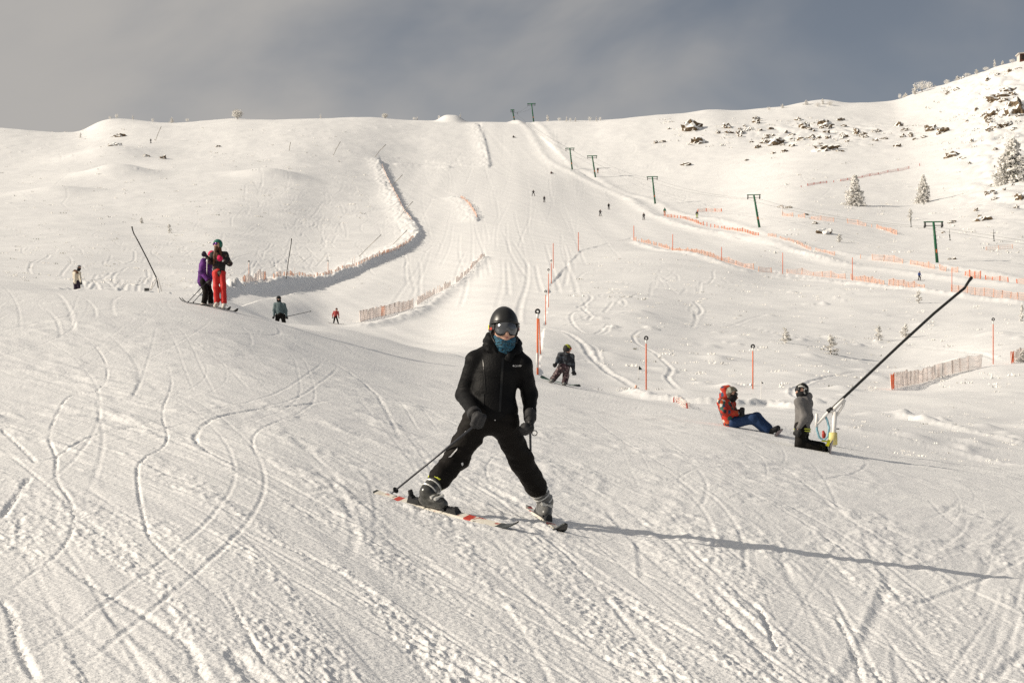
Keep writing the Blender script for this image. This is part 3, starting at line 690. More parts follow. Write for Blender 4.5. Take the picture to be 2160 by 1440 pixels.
M['gogpurple'] = mat('purple_lens', (0.10, 0.03, 0.16), 0.15, metal=0.5)
M['pink'] = mat('pink_knit', (0.62, 0.012, 0.09), 0.8)
M['bootwhite'] = mat('white_boot', (0.62, 0.58, 0.52), 0.4, var=0.15)
M['cream'] = mat('cream_shell', (0.62, 0.56, 0.46), 0.7)
M['fur'] = mat('brown_fur', (0.09, 0.045, 0.022), 0.9, bump=0.02, bscale=40)
M['silverhelm'] = mat('grey_helmet', (0.16, 0.17, 0.18), 0.3, spec=0.6, var=0.4, vscale=9)
M['plum'] = mat('plum_trouser', (0.020, 0.010, 0.028), 0.7)
M['teal'] = mat('teal_shell', (0.085, 0.125, 0.135), 0.65, var=0.25, vscale=9)
M['balaclava'] = mat('black_knit', (0.010, 0.010, 0.011), 0.9)
M['redkid'] = mat('faded_red_shell', (0.40, 0.06, 0.055), 0.7, var=0.2)
M['camo'] = pattern_mat('dark_camo', [(0.012, 0.014, 0.02), (0.04, 0.05, 0.065), (0.012, 0.013, 0.018), (0.09, 0.10, 0.11), (0.02, 0.02, 0.025)], 15, kind='voronoi')
M['camopant'] = pattern_mat('maroon_print', [(0.03, 0.015, 0.018), (0.09, 0.055, 0.06), (0.02, 0.012, 0.014), (0.20, 0.15, 0.15), (0.05, 0.022, 0.03)], 24, kind='voronoi')
M['orangegog'] = mat('orange_lens', (0.70, 0.07, 0.02), 0.2, metal=0.3)
M['ylwhelm'] = pattern_mat('black_yellow_helmet', [(0.012, 0.012, 0.012), (0.012, 0.012, 0.012), (0.35, 0.38, 0.03), (0.02, 0.02, 0.02)], 10)
M['redprint'] = pattern_mat('red_patchwork', [(0.46, 0.028, 0.012), (0.42, 0.03, 0.015), (0.02, 0.05, 0.10), (0.48, 0.035, 0.015), (0.55, 0.50, 0.44), (0.36, 0.02, 0.010), (0.03, 0.09, 0.07), (0.44, 0.07, 0.02), (0.02, 0.02, 0.03)], 17)
M['blue'] = mat('navy_trouser', (0.008, 0.032, 0.10), 0.7, var=0.15)
M['greyhood'] = mat('grey_shell', (0.145, 0.138, 0.135), 0.75, bump=0.004, bscale=30, var=0.1)
M['helmprint'] = pattern_mat('grey_print_helmet', [(0.20, 0.20, 0.16), (0.08, 0.07, 0.05), (0.30, 0.30, 0.25), (0.14, 0.05, 0.04)], 16)
M['blackwhite'] = pattern_mat('black_helmet_white_print', [(0.011, 0.011, 0.011), (0.011, 0.011, 0.011), (0.45, 0.45, 0.43), (0.011, 0.011, 0.011)], 22, stretch=(1, 1, 1.6))
M['boardbase'] = mat('board_base', (0.30, 0.24, 0.24), 0.35)
M['boarddark'] = mat('board_dark', (0.03, 0.035, 0.035), 0.35)
M['dkblue'] = mat('blue_jacket', (0.03, 0.08, 0.30), 0.7)
M['dkgreen'] = mat('green_jacket', (0.01, 0.10, 0.06), 0.7)
M['dark'] = mat('dark_jacket', (0.022, 0.020, 0.022), 0.75)
M['maroon'] = mat('maroon_jacket', (0.10, 0.02, 0.025), 0.75)
M['orangetr'] = mat('orange_trouser', (0.45, 0.16, 0.06), 0.75)
M['limetr'] = mat('lime_trouser', (0.30, 0.36, 0.08), 0.75)

# ------------------------------------------------------------------ generic figure
ARMR = (0.075, 0.064, 0.052)
def figure(J, base, label, cfg, h, group=None):
    """J: joints in world coordinates. Clothes are parts over one continuous body."""
    base = np.asarray(base, float); p = empty('person', base, label, 'person', group)
    s = cfg.get('size', 1.0); k = 0.05 * s
    A = lambda n: np.asarray(J[n], float)
    fd = np.asarray(cfg.get('face', (0, -1, 0)), float); fd /= np.linalg.norm(fd)            # way the head looks
    tf = np.asarray(cfg.get('front', fd), float); tf /= np.linalg.norm(tf); flat = (tf, cfg.get('flat', 0.68))
    hd = A('head'); hr = 0.098 * s
    hands = {}
    for q in 'LR':
        w = A('wri' + q); f = w - A('elb' + q); ax = np.asarray(cfg.get('grip' + q, (0, 0.3, 1)), float)
        hands[q] = (w, f, ax)
    # the body under the clothes
    B = [ell(hd, hr * 0.88, hr * 0.98, hr * 1.18), cone(hd - np.array((0, 0, 0.06 * s)), A('chest') + np.array((0, 0, 0.12 * s)), 0.055 * s, 0.06 * s),
         cone(hd + fd * hr * 0.92 + np.array((0, 0, -0.012 * s)), hd + fd * hr * 1.10 + np.array((0, 0, -0.03 * s)), 0.014 * s, 0.017 * s),
         cone(A('chest'), A('pelvis'), 0.14 * s, 0.125 * s, flat), cone(A('shoL'), A('shoR'), 0.06 * s)]
    for q in 'LR':
        B += [cone(A('sho' + q), A('elb' + q), 0.05 * s, 0.042 * s), cone(A('elb' + q), A('wri' + q), 0.042 * s, 0.03 * s), cone(A('hip' + q), A('kne' + q), 0.08 * s, 0.058 * s), cone(A('kne' + q), A('ank' + q), 0.056 * s, 0.04 * s)]
        f = Vector(hands[q][1]).normalized(); B.append(cone(A('wri' + q), A('wri' + q) + np.array(f) * 0.08 * s, 0.028 * s, 0.025 * s)); B.append(cone(A('ank' + q), A('toe' + q), 0.045 * s, 0.035 * s))
    sdf_mesh('body', B, h * 1.2, 0.03 * s, M['skin'], p, base)
    up = np.array((0, 0, 1.0))
    jr = cfg.get('jr', 1.0) * s
    jk = [cone(A('chest'), A('pelvis') + cfg.get('hem', 0.0) * (A('pelvis') - A('chest')), 0.19 * jr, 0.175 * jr, flat), cone(A('shoL'), A('shoR'), 0.082 * jr), cone(A('chest') + up * 0.03, A('neck'), 0.11 * jr, 0.072 * jr)]
    for q in 'LR': jk += [cone(A('sho' + q), A('elb' + q), ARMR[0] * jr, ARMR[1] * jr), cone(A('elb' + q), A('wri' + q), ARMR[1] * jr, ARMR[2] * jr)]
    if cfg.get('hood'): jk += [cone(A('neck') - fd * 0.07 * s + up * 0.01, A('neck') - fd * 0.09 * s + up * 0.06 * s, 0.075 * s, 0.07 * s)]
    jo = sdf_mesh('jacket', jk, h, 0.055 * s, cfg['jacket'], p, base, folds=cfg.get('jfold', (0.010, (14, 14, 9))))
    tr = []
    tk = cfg.get('tr', 1.0) * s
    for q in 'LR': tr += [cone(A('pelvis'), A('hip' + q), 0.125 * tk, 0.105 * tk), cone(A('hip' + q), A('kne' + q), 0.105 * tk, 0.085 * tk), cone(A('kne' + q), A('ank' + q) + (A('kne' + q) - A('ank' + q)) * 0.18, 0.085 * tk, 0.086 * tk)]
    sdf_mesh('trousers', tr, h, 0.04 * s, cfg['trousers'], p, base, folds=cfg.get('tfold', (0.009, (13, 13, 10))))
    for q in 'LR':
        w, f, ax = hands[q]
        fn = Vector(f).normalized()
        g = fingers(w + np.array(fn) * 0.02 * s, f, ax, 0.0165, s * 1.12)
        sdf_mesh('glove', g, max(h * 0.7, 0.007), 0.012 * s, cfg.get('glove' + q, cfg.get('glove', M['glove'])), p, base)
        a = A('ank' + q); t = A('toe' + q); dv = (t - a); dv = dv / (np.linalg.norm(dv) + 1e-9)
        kn = A('kne' + q); shin = (kn - a) / np.linalg.norm(kn - a)
        bt = [cone(a + shin * 0.17 * s, a, 0.062 * s, 0.058 * s), cone(a - dv * 0.05 * s, t, 0.054 * s, 0.048 * s)]
        sdf_mesh('boot', bt, h, 0.025 * s, cfg.get('boot', M['rubber']), p, base)
    # helmet or hat, goggles, hair
    hm = cfg.get('helmet')
    if hm:
        hc = hd + up * 0.018 * s - fd * 0.008 * s; R = 0.128 * s
        side = np.cross(fd, up)
        def opening(G):
            q = G - hc; front = q @ fd; ht = q @ up
            return np.minimum(np.minimum(front - 0.02 * s, 0.035 * s - ht), 0.12 * s - np.abs(q @ side))
        def cut(G): return np.maximum(opening(G), -(G - hc) @ up - 0.085 * s)
        sdf_mesh('helmet', [ell(hc, R * 0.94, R * 0.98, R * 1.02)], min(h, 0.02), 0.02, hm, p, base, cut=cut)
    if cfg.get('hat'):
        hc = hd + up * 0.035 * s
        sdf_mesh('hat', [ell(hc, 0.108 * s, 0.116 * s, 0.115 * s)], min(h, 0.02), 0.02, cfg['hat'], p, base, cut=lambda G: -(G - hc) @ up - 0.03 * s)
    if cfg.get('mask'):
        sdf_mesh('face_mask', [ell(hd - up * 0.045 * s, 0.098 * s, 0.108 * s, 0.085 * s), cone(hd - up * 0.06 * s, A('neck'), 0.078 * s, 0.082 * s)], min(h, 0.02), 0.03, cfg['mask'], p, base)
    if cfg.get('goggles'):
        gc = hd + fd * 0.075 * s + up * (0.028 + cfg.get('gogup', 0.0)) * s; side = np.cross(fd, up)
        sdf_mesh('goggles', [cone(gc - side * 0.052 * s, gc + side * 0.052 * s, 0.038 * s, 0.038 * s, (fd, 0.75))], min(h, 0.016), 0.02, cfg['goggles'], p, base)
    if cfg.get('hair'):
        hp = []
        for q in cfg['hair']: hp.append(cone(q[0], q[1], q[2] * s, q[3] * s))
        sdf_mesh('hair', hp, min(h, 0.016), 0.03, M['hair'], p, base, folds=(0.006, (30, 30, 6)))
    for nm, prims, mt in cfg.get('extra', []): sdf_mesh(nm, prims, min(h, 0.014), 0.02, mt, p, base)
    return p
def stick_pose(base, s=1.0, yaw=0.0, lean=0.0, crouch=0.0, spread=0.12, arms='side', fwd=None):
    """default skier's stance; yaw 0 faces the camera"""
    z = lambda v: v * s
    c = crouch
    L = dict(pelvis=(0, 0.06 * c, 0.95 - 0.22 * c), chest=(0, -0.10 * c, 1.27 - 0.26 * c), neck=(0, -0.16 * c, 1.46 - 0.28 * c), head=(0, -0.22 * c - 0.02, 1.60 - 0.28 * c))
    for q, e in (('L', -1), ('R', 1)):
        L['sho' + q] = (e * 0.18, -0.12 * c, 1.40 - 0.27 * c)
        if arms == 'side': L['elb' + q] = (e * 0.27, -0.02, 1.13 - 0.2 * c); L['wri' + q] = (e * 0.30, -0.16, 0.92 - 0.12 * c)
        else: L['elb' + q] = (e * 0.33, -0.05, 1.15 - 0.2 * c); L['wri' + q] = (e * 0.36, -0.28, 1.05 - 0.15 * c)
        L['hip' + q] = (e * 0.085, 0.05 * c, 0.92 - 0.2 * c); L['kne' + q] = (e * (0.085 + spread) * 0.75, -0.05 - 0.2 * c, 0.52 - 0.06 * c)
        L['ank' + q] = (e * (0.06 + spread), 0.02, 0.11); L['toe' + q] = (e * (0.06 + spread), -0.15, 0.06)
    cy, sy = math.cos(yaw), math.sin(yaw); out = {}
    for n, (x, y, zz) in L.items():
        x = (x + lean * zz) * s; y = y * s; out[n] = np.array((base[0] + cy * x - sy * y, base[1] + sy * x + cy * y, base[2] + zz * s))
    return out
def ski_mesh(tail, tip, nrm, width, mats, bands, name='ski', upturn=0.09):
    """bands: list of (t0,t1,material index) along the ski's top"""
    tail = Vector(tail); tip = Vector(tip); d = tip - tail; L = d.length; d.normalize(); n = (Vector(nrm) - d * d.dot(Vector(nrm))).normalized(); sd = d.cross(n)
    me = MB(); T = [0, 0.015, 0.05] + [0.1 + 0.05 * i for i in range(15)] + [0.86, 0.90, 0.94, 0.97, 0.99, 1.0]
    V = []; 
    for t in T:
        sc = 1.0 + 0.28 * (abs(t - 0.45) / 0.5) ** 2
        w = width / 2 * sc
        if t < 0.05: w *= 0.55 + 0.45 * (t / 0.05)
        if t > 0.9: w *= math.sqrt(max(1 - ((t - 0.9) / 0.103) ** 2, 0.02))
        lift = upturn * max(0, (t - 0.86) / 0.14) ** 2 + 0.02 * max(0, (0.05 - t) / 0.05)
        c = tail + d * (L * t) + n * lift
        th = 0.012 + 0.008 * math.exp(-((t - 0.45) / 0.25) ** 2)
        V += [c - sd * w, c + sd * w, c + sd * w + n * th, c - sd * w + n * th]
    Fs = []; mi = []
    for i in range(len(T) - 1):
        b = i * 4; tm = (T[i] + T[i + 1]) / 2; m = 0
        for a, e, k in bands:
            if a <= tm < e: m = k
        for f, k in (((b, b + 1, b + 5, b + 4), 1), ((b + 1, b + 2, b + 6, b + 5), m), ((b + 2, b + 3, b + 7, b + 6), m), ((b + 3, b, b + 4, b + 7), m)): me.add([V[j] for j in f], [(0, 1, 2, 3)], k)
    me.add(V[:4], [(0, 1, 2, 3)], 1); me.add(V[-4:], [(3, 2, 1, 0)], 1)
    return me
def put(mb, name, mats, base, parent=None, smooth=False):
    b = Vector(base); mb.v = [tuple(Vector(v) - b) for v in mb.v]
    o = mb.build(name, mats, parent, smooth)
    if parent is None: o.location = b
    return o
def ski_pole(top, tip, label, mats, grip=0.13, r=0.0085, group=None, basket=True):
    """shaft, grip, strap and basket under one base point"""
    top = Vector(top); tip = Vector(tip); d = (top - tip).normalized(); e = empty('ski_pole', tip, label, 'ski pole', group)
    m = MB(); m.tube([tip, tip + d * 0.05, top - d * grip], [r * 0.5, r * 0.8, r], 8); put(m, 'shaft', mats[0], tip, e, True)
    m = MB(); m.tube([top - d * grip, top - d * grip * 0.5, top], [r * 1.7, r * 1.9, r * 1.6], 8); put(m, 'grip', mats[1], tip, e, True)
    if basket:
        m = MB(); c = tip + d * 0.06; m.ring(c, 0.02, 0.008, d, 14, 5)
        for a in range(4):
            q = Vector((0, 0, 1)).rotation_difference(d) @ Vector((math.cos(a * 1.571) * 0.02, math.sin(a * 1.571) * 0.02, 0)); m.tube([c, c + q], 0.005, 5)
        put(m, 'basket', mats[1], tip, e, True)
    return e
def board_mesh(c, along, nrm, L, w, th=0.012, up=0.06):
    c = Vector(c); a = Vector(along).normalized(); n = (Vector(nrm) - a * a.dot(Vector(nrm))).normalized(); s = a.cross(n); me = MB(); V = []
    T = np.linspace(-1, 1, 25)
    for t in T:
        hw = w / 2 * (0.88 + 0.12 * t * t); e = abs(t)
        if e > 0.8: hw *= math.sqrt(max(1 - ((e - 0.8) / 0.203) ** 2, 0.02))
        k = c + a * (t * L / 2) + n * (up * max(0, (e - 0.75) / 0.25) ** 2)
        V += [k - s * hw, k + s * hw, k + s * hw + n * th, k - s * hw + n * th]
    for i in range(len(T) - 1):
        b = i * 4
        for f, m in (((b, b + 1, b + 5, b + 4), 1), ((b + 1, b + 2, b + 6, b + 5), 0), ((b + 2, b + 3, b + 7, b + 6), 0), ((b + 3, b, b + 4, b + 7), 0)): me.add([V[j] for j in f], [(0, 1, 2, 3)], m)
    return me

# ------------------------------------------------------------------ the skier in front
def main_skier():
    D0 = 15.65
    J = lambda px, py, dy=0.0: P(px, py, D0 + dy)
    base = np.array(ground(1040, 1085)); p = empty('person', base, 'skier all in black with helmet and mirrored goggles in a wide snowplough stance', 'person')
    h = 0.0085
    fy = math.radians(9); fd = np.array((math.sin(fy), -math.cos(fy), 0.0)); sd = np.array((math.cos(fy), math.sin(fy), 0.0)); up = np.array((0, 0, 1.0))
    # skis first: their lines on the slope carry the boots
    lt, lp = ground(792, 1040), ground(1096, 1120); rt, rp = ground(1113, 1070), ground(1188, 1124)
    def ski(t, q, label, roll):
        mid = (t + q) / 2; n = gnormal(mid.x, mid.y, 0.5); n = Quaternion((q - t).normalized(), roll) @ n
        # rest on the highest snow under it
        lift = max(gz(*(t.lerp(q, f))[:2]) - t.lerp(q, f).z for f in np.linspace(0, 1, 12)) * 0.25 - 0.002
        t = t + n * lift; q = q + n * lift
        e = empty('ski', t.lerp(q, 0.45), label, 'ski', "skier's pair of skis"); b = t.lerp(q, 0.45)
        m = ski_mesh(t, q, n, 0.064, None, [(0, 0.03, 2), (0.15, 0.20, 3), (0.64, 0.69, 3), (0.88, 1.01, 2)], upturn=0.075)
        put(m, 'plank', [M['skigraphic'], M['rubber'], M['boarddark'], M['red']], b, e)
        d = (q - t).normalized(); sdv = d.cross(n)
        R = Matrix((d, sdv, n)).transposed()
        for nm, f, L, hh in (('toe_binding', 0.565, 0.12, 0.035), ('heel_binding', 0.30, 0.16, 0.04)):
            mb_ = MB(); c = t.lerp(q, f) + n * (0.02 + hh / 2); mb_.box(c, L, 0.06, hh, R, taper=0.75); mb_.box(c + n * (hh * 0.4) + d * (0.03 if f > 0.5 else -0.04), L * 0.35, 0.05, hh * 0.9, R, taper=0.7); put(mb_, nm, M['rubber'], b, e)
        mb_ = MB(); c = t.lerp(q, 0.275) + n * 0.085; mb_.box(c, 0.022, 0.04, 0.07, R, taper=0.8); put(mb_, 'heel_lever', M['rubber'], b, e)
        return t, q, d, n, sdv
    S1 = ski(lt, lp, 'white and red ski under the outstretched boot, lying side-on', 0.42)
    S2 = ski(rt, rp, 'white and red ski pointing its dark tip at the camera', -0.10)
    def boot(S, hem, kn, shell, cuffm, label_strap):
        t, q, d, n, sdv = S; c = np.array(t.lerp(q, 0.43)) + np.array(n) * 0.03; d = np.array(d); n = np.array(n); sdv = np.array(sdv)
        ax = np.array(kn) - (c + n * 0.12 - d * 0.04); ax /= np.linalg.norm(ax)
        an = c + n * 0.11 - d * 0.045
        pr = [cone(c - d * 0.10 + n * 0.045, c + d * 0.11 + n * 0.035, 0.05, 0.045, (n, 0.9)), cone(c - d * 0.06 + n * 0.05, c + d * 0.06 + n * 0.06, 0.055, 0.05), cone(an, an + ax * 0.19, 0.066, 0.068)]
        o = sdf_mesh('boot', pr, 0.007, 0.03, shell, p, base)
        m = MB()
        for f in (-0.02, 0.045, 0.09): 
            cc = Vector(c + d * f + n * (0.104 - max(f, 0) * 0.12)); m.box(cc, 0.02, 0.085, 0.018, Matrix((Vector(d), Vector(sdv), Vector(n))).transposed()); m.box(cc + Vector(sdv) * 0.035, 0.022, 0.03, 0.02, Matrix((Vector(d), Vector(sdv), Vector(n))).transposed())
        for f in (0.02, 0.075):
            m.ring(Vector(an + ax * f), 0.068, 0.007, ax, 18, 5)
        put(m, 'buckle', M['silver'], base, o)
        m = MB(); m.ring(Vector(an + ax * 0.118), 0.069, 0.013, ax, 20, 6); put(m, 'power_strap', label_strap, base, o, True)
        m = MB(); m.box(Vector(c + n * 0.006), 0.31, 0.066, 0.02, Matrix((Vector(d), Vector(sdv), Vector(n))).transposed()); put(m, 'sole', M['rubber'], base, o)
        return an, ax
    bl = S1[0].lerp(S1[1], 0.43).y - D0; br = S2[0].lerp(S2[1], 0.43).y - D0
    kL = J(964, 965, bl * 0.3 + 0.08); kR = J(1100, 972, br * 0.6 - 0.05)
    aL, axL = boot(S1, None, kL, M['bootshell'], M['rubber'], M['lime']); aR, axR = boot(S2, None, kR, M['bootgrey'], M['rubber'], M['silver'])
    hemL = aL + axL * 0.16; hemR = aR + axR * 0.16
    hL = J(1007, 888, 0.02); hR = J(1061, 890, 0.02); pel = J(1034, 874, 0.03)
    # trousers
    pr = [cone(J(1040, 855, 0.02), pel, 0.165, 0.16, ((0, 1, 0), 0.72)), cone(hL, kL, 0.118, 0.098), cone(kL, hemL, 0.098, 0.092), cone(hR, kR, 0.116, 0.094), cone(kR, hemR, 0.094, 0.088),
          cone(pel, hL, 0.13, 0.12), cone(pel, hR, 0.13, 0.12)]
    tr = sdf_mesh('trousers', pr, h, 0.035, M['trouser_black'], p, base, folds=(0.010, (8, 8, 15)))
    # jacket
    shL = J(1004, 762, 0.04); shR = J(1101, 770, 0.0); eL = J(980, 832, 0.12); eR = J(1117, 832, 0.09); wL = J(1002, 874, -0.28); wR = J(1118, 880, -0.06)
    nk = J(1062, 738, 0.02)
    pr = [cone(J(1050, 785, 0.03), J(1040, 832, 0.02), 0.190, 0.166, ((0, 1, 0), 0.72)), cone(J(1040, 832, 0.02), J(1044, 864, 0.02), 0.166, 0.182, ((0, 1, 0), 0.78)),
          cone(shL, shR, 0.076, 0.072), cone(nk, J(1052, 775, 0.03), 0.09, 0.15), cone(J(1040, 738, 0.05), shL, 0.07, 0.075), cone(J(1084, 742, 0.04), shR, 0.06, 0.07), cone(shL, eL, 0.082, 0.070), cone(eL, wL, 0.071, 0.052), cone(shR, eR, 0.079, 0.063), cone(eR, wR, 0.063, 0.047)]
    jk = sdf_mesh('jacket', pr, h, 0.028, M['black'], p, base, folds=(0.0055, (6, 9, 16)))
    for w_, e_, r_ in ((wL, eL, 0.056), (wR, eR, 0.050)):
        ax_ = Vector(w_ - e_).normalized(); m = MB(); m.tube([Vector(w_) - ax_ * 0.035, Vector(w_) + ax_ * 0.02], [r_ * 1.04, r_ * 1.0], 14); put(m, 'cuff', M['glove'], base, jk, True)
    # hood bunched behind and beside the neck
    pr = [cone(J(1036, 732, 0.0), J(1036, 718, 0.08), 0.058, 0.052), cone(J(1036, 718, 0.08), J(1062, 716, 0.16), 0.052, 0.062), cone(J(1062, 716, 0.16), J(1086, 728, 0.09), 0.06, 0.048), cone(J(1086, 728, 0.09), J(1085, 745, 0.0), 0.048, 0.045),
          cone(J(1036, 732, -0.01), J(1052, 752, -0.06), 0.055, 0.03), cone(J(1085, 745, 0.0), J(1072, 757, -0.07), 0.042, 0.03), cone(J(1045, 748, 0.08), J(1080, 752, 0.08), 0.08, 0.075)]
    sdf_mesh('hood', pr, h, 0.05, M['black'], jk, base, folds=(0.013, (15, 15, 17)))
    # gloves closed on the grips
    polL_tip = ground(826, 1043); gL = J(1012, 888, -0.34); gR = J(1118, 897, -0.08)
    axl = Vector(gL) - polL_tip
    sdf_mesh('glove', [cone(wL - (J(1012, 888, -0.34) - wL) * 0.2, wL + (gL - wL) * 0.3, 0.052, 0.046)] + fingers(wL + (gL - wL) * 0.15, gL - wL + np.array((0.02, -0.02, 0.0)), axl, 0.0185, 1.1), 0.006, 0.016, M['glove'], p, base)
    polR_tip = Vector(J(1121, 1030, 0.55))
    sdf_mesh('glove', [cone(wR - np.array((0, 0, -0.03)), wR + (gR - wR) * 0.3, 0.047, 0.043)] + fingers(wR + (gR - wR) * 0.1, gR - wR, Vector((0.25, -0.9, 0.3)), 0.0185, 1.08), 0.006, 0.016, M['glove'], p, base)
    d = axl.normalized(); ski_pole(Vector(gL) + d * 0.07, polL_tip, 'black ski pole slanting down from the hand to its basket', [M['alu'], M['rubber']], 0.15, 0.0095)
    gR2 = Vector(gR) + Vector((0, -0.02, -0.0)); d2 = (gR2 - polR_tip).normalized(); ski_pole(gR2 + d2 * 0.05, polR_tip, 'ski pole hanging upright, half hidden behind the black trouser leg', [M['alu'], M['rubber']], 0.13, 0.0095)
    m = MB(); m.ring(Vector(gR) + Vector((0.035, -0.02, -0.06)), 0.02, 0.004, (0, 1, 0.2), 14, 5); put(m, 'wrist_loop', M['rubber'], base, p, True)
    # body with face
    hd = J(1064, 697, 0.0)
    bp = [ell(hd, 0.082, 0.10, 0.125), ell(hd + np.array((0.006, -0.02, -0.055)), 0.066, 0.085, 0.085), cone(J(1063, 725, 0.02), nk, 0.062, 0.065), cone(J(1050, 785, 0.03), J(1040, 862, 0.03), 0.15, 0.13, ((0, 1, 0), 0.7)), cone(shL, shR, 0.06),
          cone(hd + fd * 0.095 + up * -0.008, hd + fd * 0.125 - up * 0.036, 0.012, 0.017), cone(hd + fd * 0.098 - up * 0.07 - sd * 0.016, hd + fd * 0.098 - up * 0.07 + sd * 0.016, 0.010), cone(hd + fd * 0.085 - up * 0.10, hd + fd * 0.088 - up * 0.105, 0.026),
          cone(hd + fd * 0.07 - sd * 0.045 - up * 0.03, hd + fd * 0.07 + sd * 0.045 - up * 0.03, 0.03)]
    for a, b_, c in ((shL, eL, wL), (shR, eR, wR)): bp += [cone(a, b_, 0.055, 0.045), cone(b_, c, 0.045, 0.032), cone(c, c + (c - b_) * 0.12, 0.03, 0.022)]
    for a, b_, hm_, c in ((hL, kL, hemL, aL), (hR, kR, hemR, aR)): bp += [cone(a, b_, 0.085, 0.062), cone(b_, hm_, 0.06, 0.045), cone(hm_, c, 0.042, 0.04)]
    for S in (S1, S2): c = np.array(S[0].lerp(S[1], 0.43)) + np.array(S[3]) * 0.07; dd = np.array(S[2]); bp.append(cone(c - dd * 0.06, c + dd * 0.09, 0.035, 0.03))
    bp += [cone(aL, np.array(S1[0].lerp(S1[1], 0.41)) + np.array(S1[3]) * 0.08, 0.042, 0.036), cone(aR, np.array(S2[0].lerp(S2[1], 0.41)) + np.array(S2[3]) * 0.08, 0.042, 0.036)]
    body = sdf_mesh('body', bp, 0.009, 0.022, M['skin'], p, base)
    pr = [cone(hd + fd * 0.106 - up * 0.066 - sd * 0.017, hd + fd * 0.110 - up * 0.063, 0.0055, 0.008), cone(hd + fd * 0.110 - up * 0.063, hd + fd * 0.106 - up * 0.066 + sd * 0.017, 0.008, 0.0055), cone(hd + fd * 0.104 - up * 0.077 - sd * 0.011, hd + fd * 0.104 - up * 0.077 + sd * 0.011, 0.008)]
    sdf_mesh('lips', pr, 0.004, 0.006, M['lips'], body, base)
    # neck gaiter pulled under the chin
    def gcut(G):
        q = G - hd; return q @ up + 0.050 + 0.34 * (q @ fd) - 0.30 * np.abs(q @ sd)
    sdf_mesh('neck_gaiter', [ell(hd - up * 0.085 + fd * 0.012, 0.088, 0.112, 0.095), cone(hd - up * 0.10, nk + np.array((0, -0.01, -0.02)), 0.082, 0.085)], 0.007, 0.03, M['gaiter'], p, base, folds=(0.008, (14, 14, 34)), cut=gcut)
    # helmet
    hc = J(1063, 689, 0.015)
    def op(G):
        q = G - hc; return np.minimum(np.minimum(q @ fd - 0.012, 0.018 - q @ up + 0.12 * (q @ fd)), 0.103 - np.abs(q @ sd))
    def hcut(G): return np.maximum(op(G), -((G - hc) @ up) - 0.105 - 0.35 * ((G - hc) @ fd))
    he = sdf_mesh('helmet', [ell(hc, 0.116, 0.140, 0.160, fy)], 0.006, 0.01, M['helmet'], p, base, cut=hcut)
    m = MB(); arc = [Vector(hc + fd * 0.142 * math.cos(a) + sd * 0.118 * math.sin(a) + up * (0.030 - 0.01 * abs(math.sin(a)))) for a in np.linspace(-1.35, 1.35, 17)]
    m.tube(arc, 0.0075, 6); put(m, 'brim', M['helmet'], base, he, True)
    m = MB()
    for e in (-1, 1): m.tube([Vector(hc + sd * e * 0.103 + fd * 0.03 - up * 0.08), Vector(hd + sd * e * 0.085 + fd * 0.06 - up * 0.10), Vector(hd + fd * 0.085 + sd * e * 0.02 - up * 0.125)], 0.006, 6)
    put(m, 'chin_strap', M['rubber'], base, he, True)
    # goggles: curved lens in a frame
    def shell(rx, ry, z0, z1, a1, notch, th):
        V = []; Fs = []; na, nb = 25, 9
        for k in range(2):
            for i in range(na):
                a = -a1 + 2 * a1 * i / (na - 1)
                for j in range(nb):
                    b_ = j / (nb - 1); ed = math.sqrt(max(1 - (abs(a) / a1) ** 6, 0.08)); zc = (z0 + z1) / 2; lowz = zc - (zc - z0) * ed + notch * math.exp(-(a / 0.2) ** 2); hiz = zc + (z1 - zc) * ed
                    zz = lowz + (hiz - lowz) * b_; off = -th * k - 0.010 * (2 * b_ - 1) ** 2
                    V.append(Vector(hd + sd * (rx + off) * math.sin(a) + fd * (ry + off) * math.cos(a) + up * zz))
        for k in range(2):
            for i in range(na - 1):
                for j in range(nb - 1):
                    b0 = k * na * nb + i * nb + j; f = (b0, b0 + nb, b0 + nb + 1, b0 + 1); Fs.append(f if k == 0 else f[::-1])
        rim = [i * nb for i in range(na)] + [(na - 1) * nb + j for j in range(1, nb)] + [i * nb + nb - 1 for i in range(na - 2, -1, -1)] + [j for j in range(nb - 2, 0, -1)]
        for i in range(len(rim)):
            a, b_ = rim[i], rim[(i + 1) % len(rim)]; Fs.append((b_, a, a + na * nb, b_ + na * nb))
        return V, Fs
    V, Fs = shell(0.105, 0.139, -0.050, 0.064, 1.10, 0.024, 0.03); m = MB(); m.add(V, Fs); gg = put(m, 'goggles', M['rubber'], base, p, True)
    V, Fs = shell(0.106, 0.147, -0.044, 0.052, 1.0, 0.026, 0.008); m = MB(); m.add(V, Fs); put(m, 'lens', M['lens'], base, gg, True)
    m = MB()
    def band(a0, a1, r1, zz, hw, mi):
        aa = np.linspace(a0, a1, 14); V = []
        for a in aa:
            for z_ in (-hw, hw):
                V.append(Vector(hc + sd * 0.1215 * math.sin(a) * r1 + fd * 0.146 * math.cos(a) * r1 + up * (zz + z_)))
        m.add(V, [(2 * i, 2 * i + 2, 2 * i + 3, 2 * i + 1) for i in range(13)], mi)
    for sg in (-1, 1):
        band(sg * 0.85, sg * 3.0, 1.0, -0.012, 0.02, 0); band(sg * 1.05, sg * 1.35, 1.012, -0.022, 0.010, 1); band(sg * 1.45, sg * 1.75, 1.014, -0.004, 0.017, 2)
    put(m, 'strap', [M['rubber'], M['red'], M['yellow']], base, gg)
    # zip, pockets and prints lie on the jacket's skin
    bv = BVHTree.FromPolygons([v.co + Vector(base) for v in jk.data.vertices], [list(f.vertices) for f in jk.data.polygons])
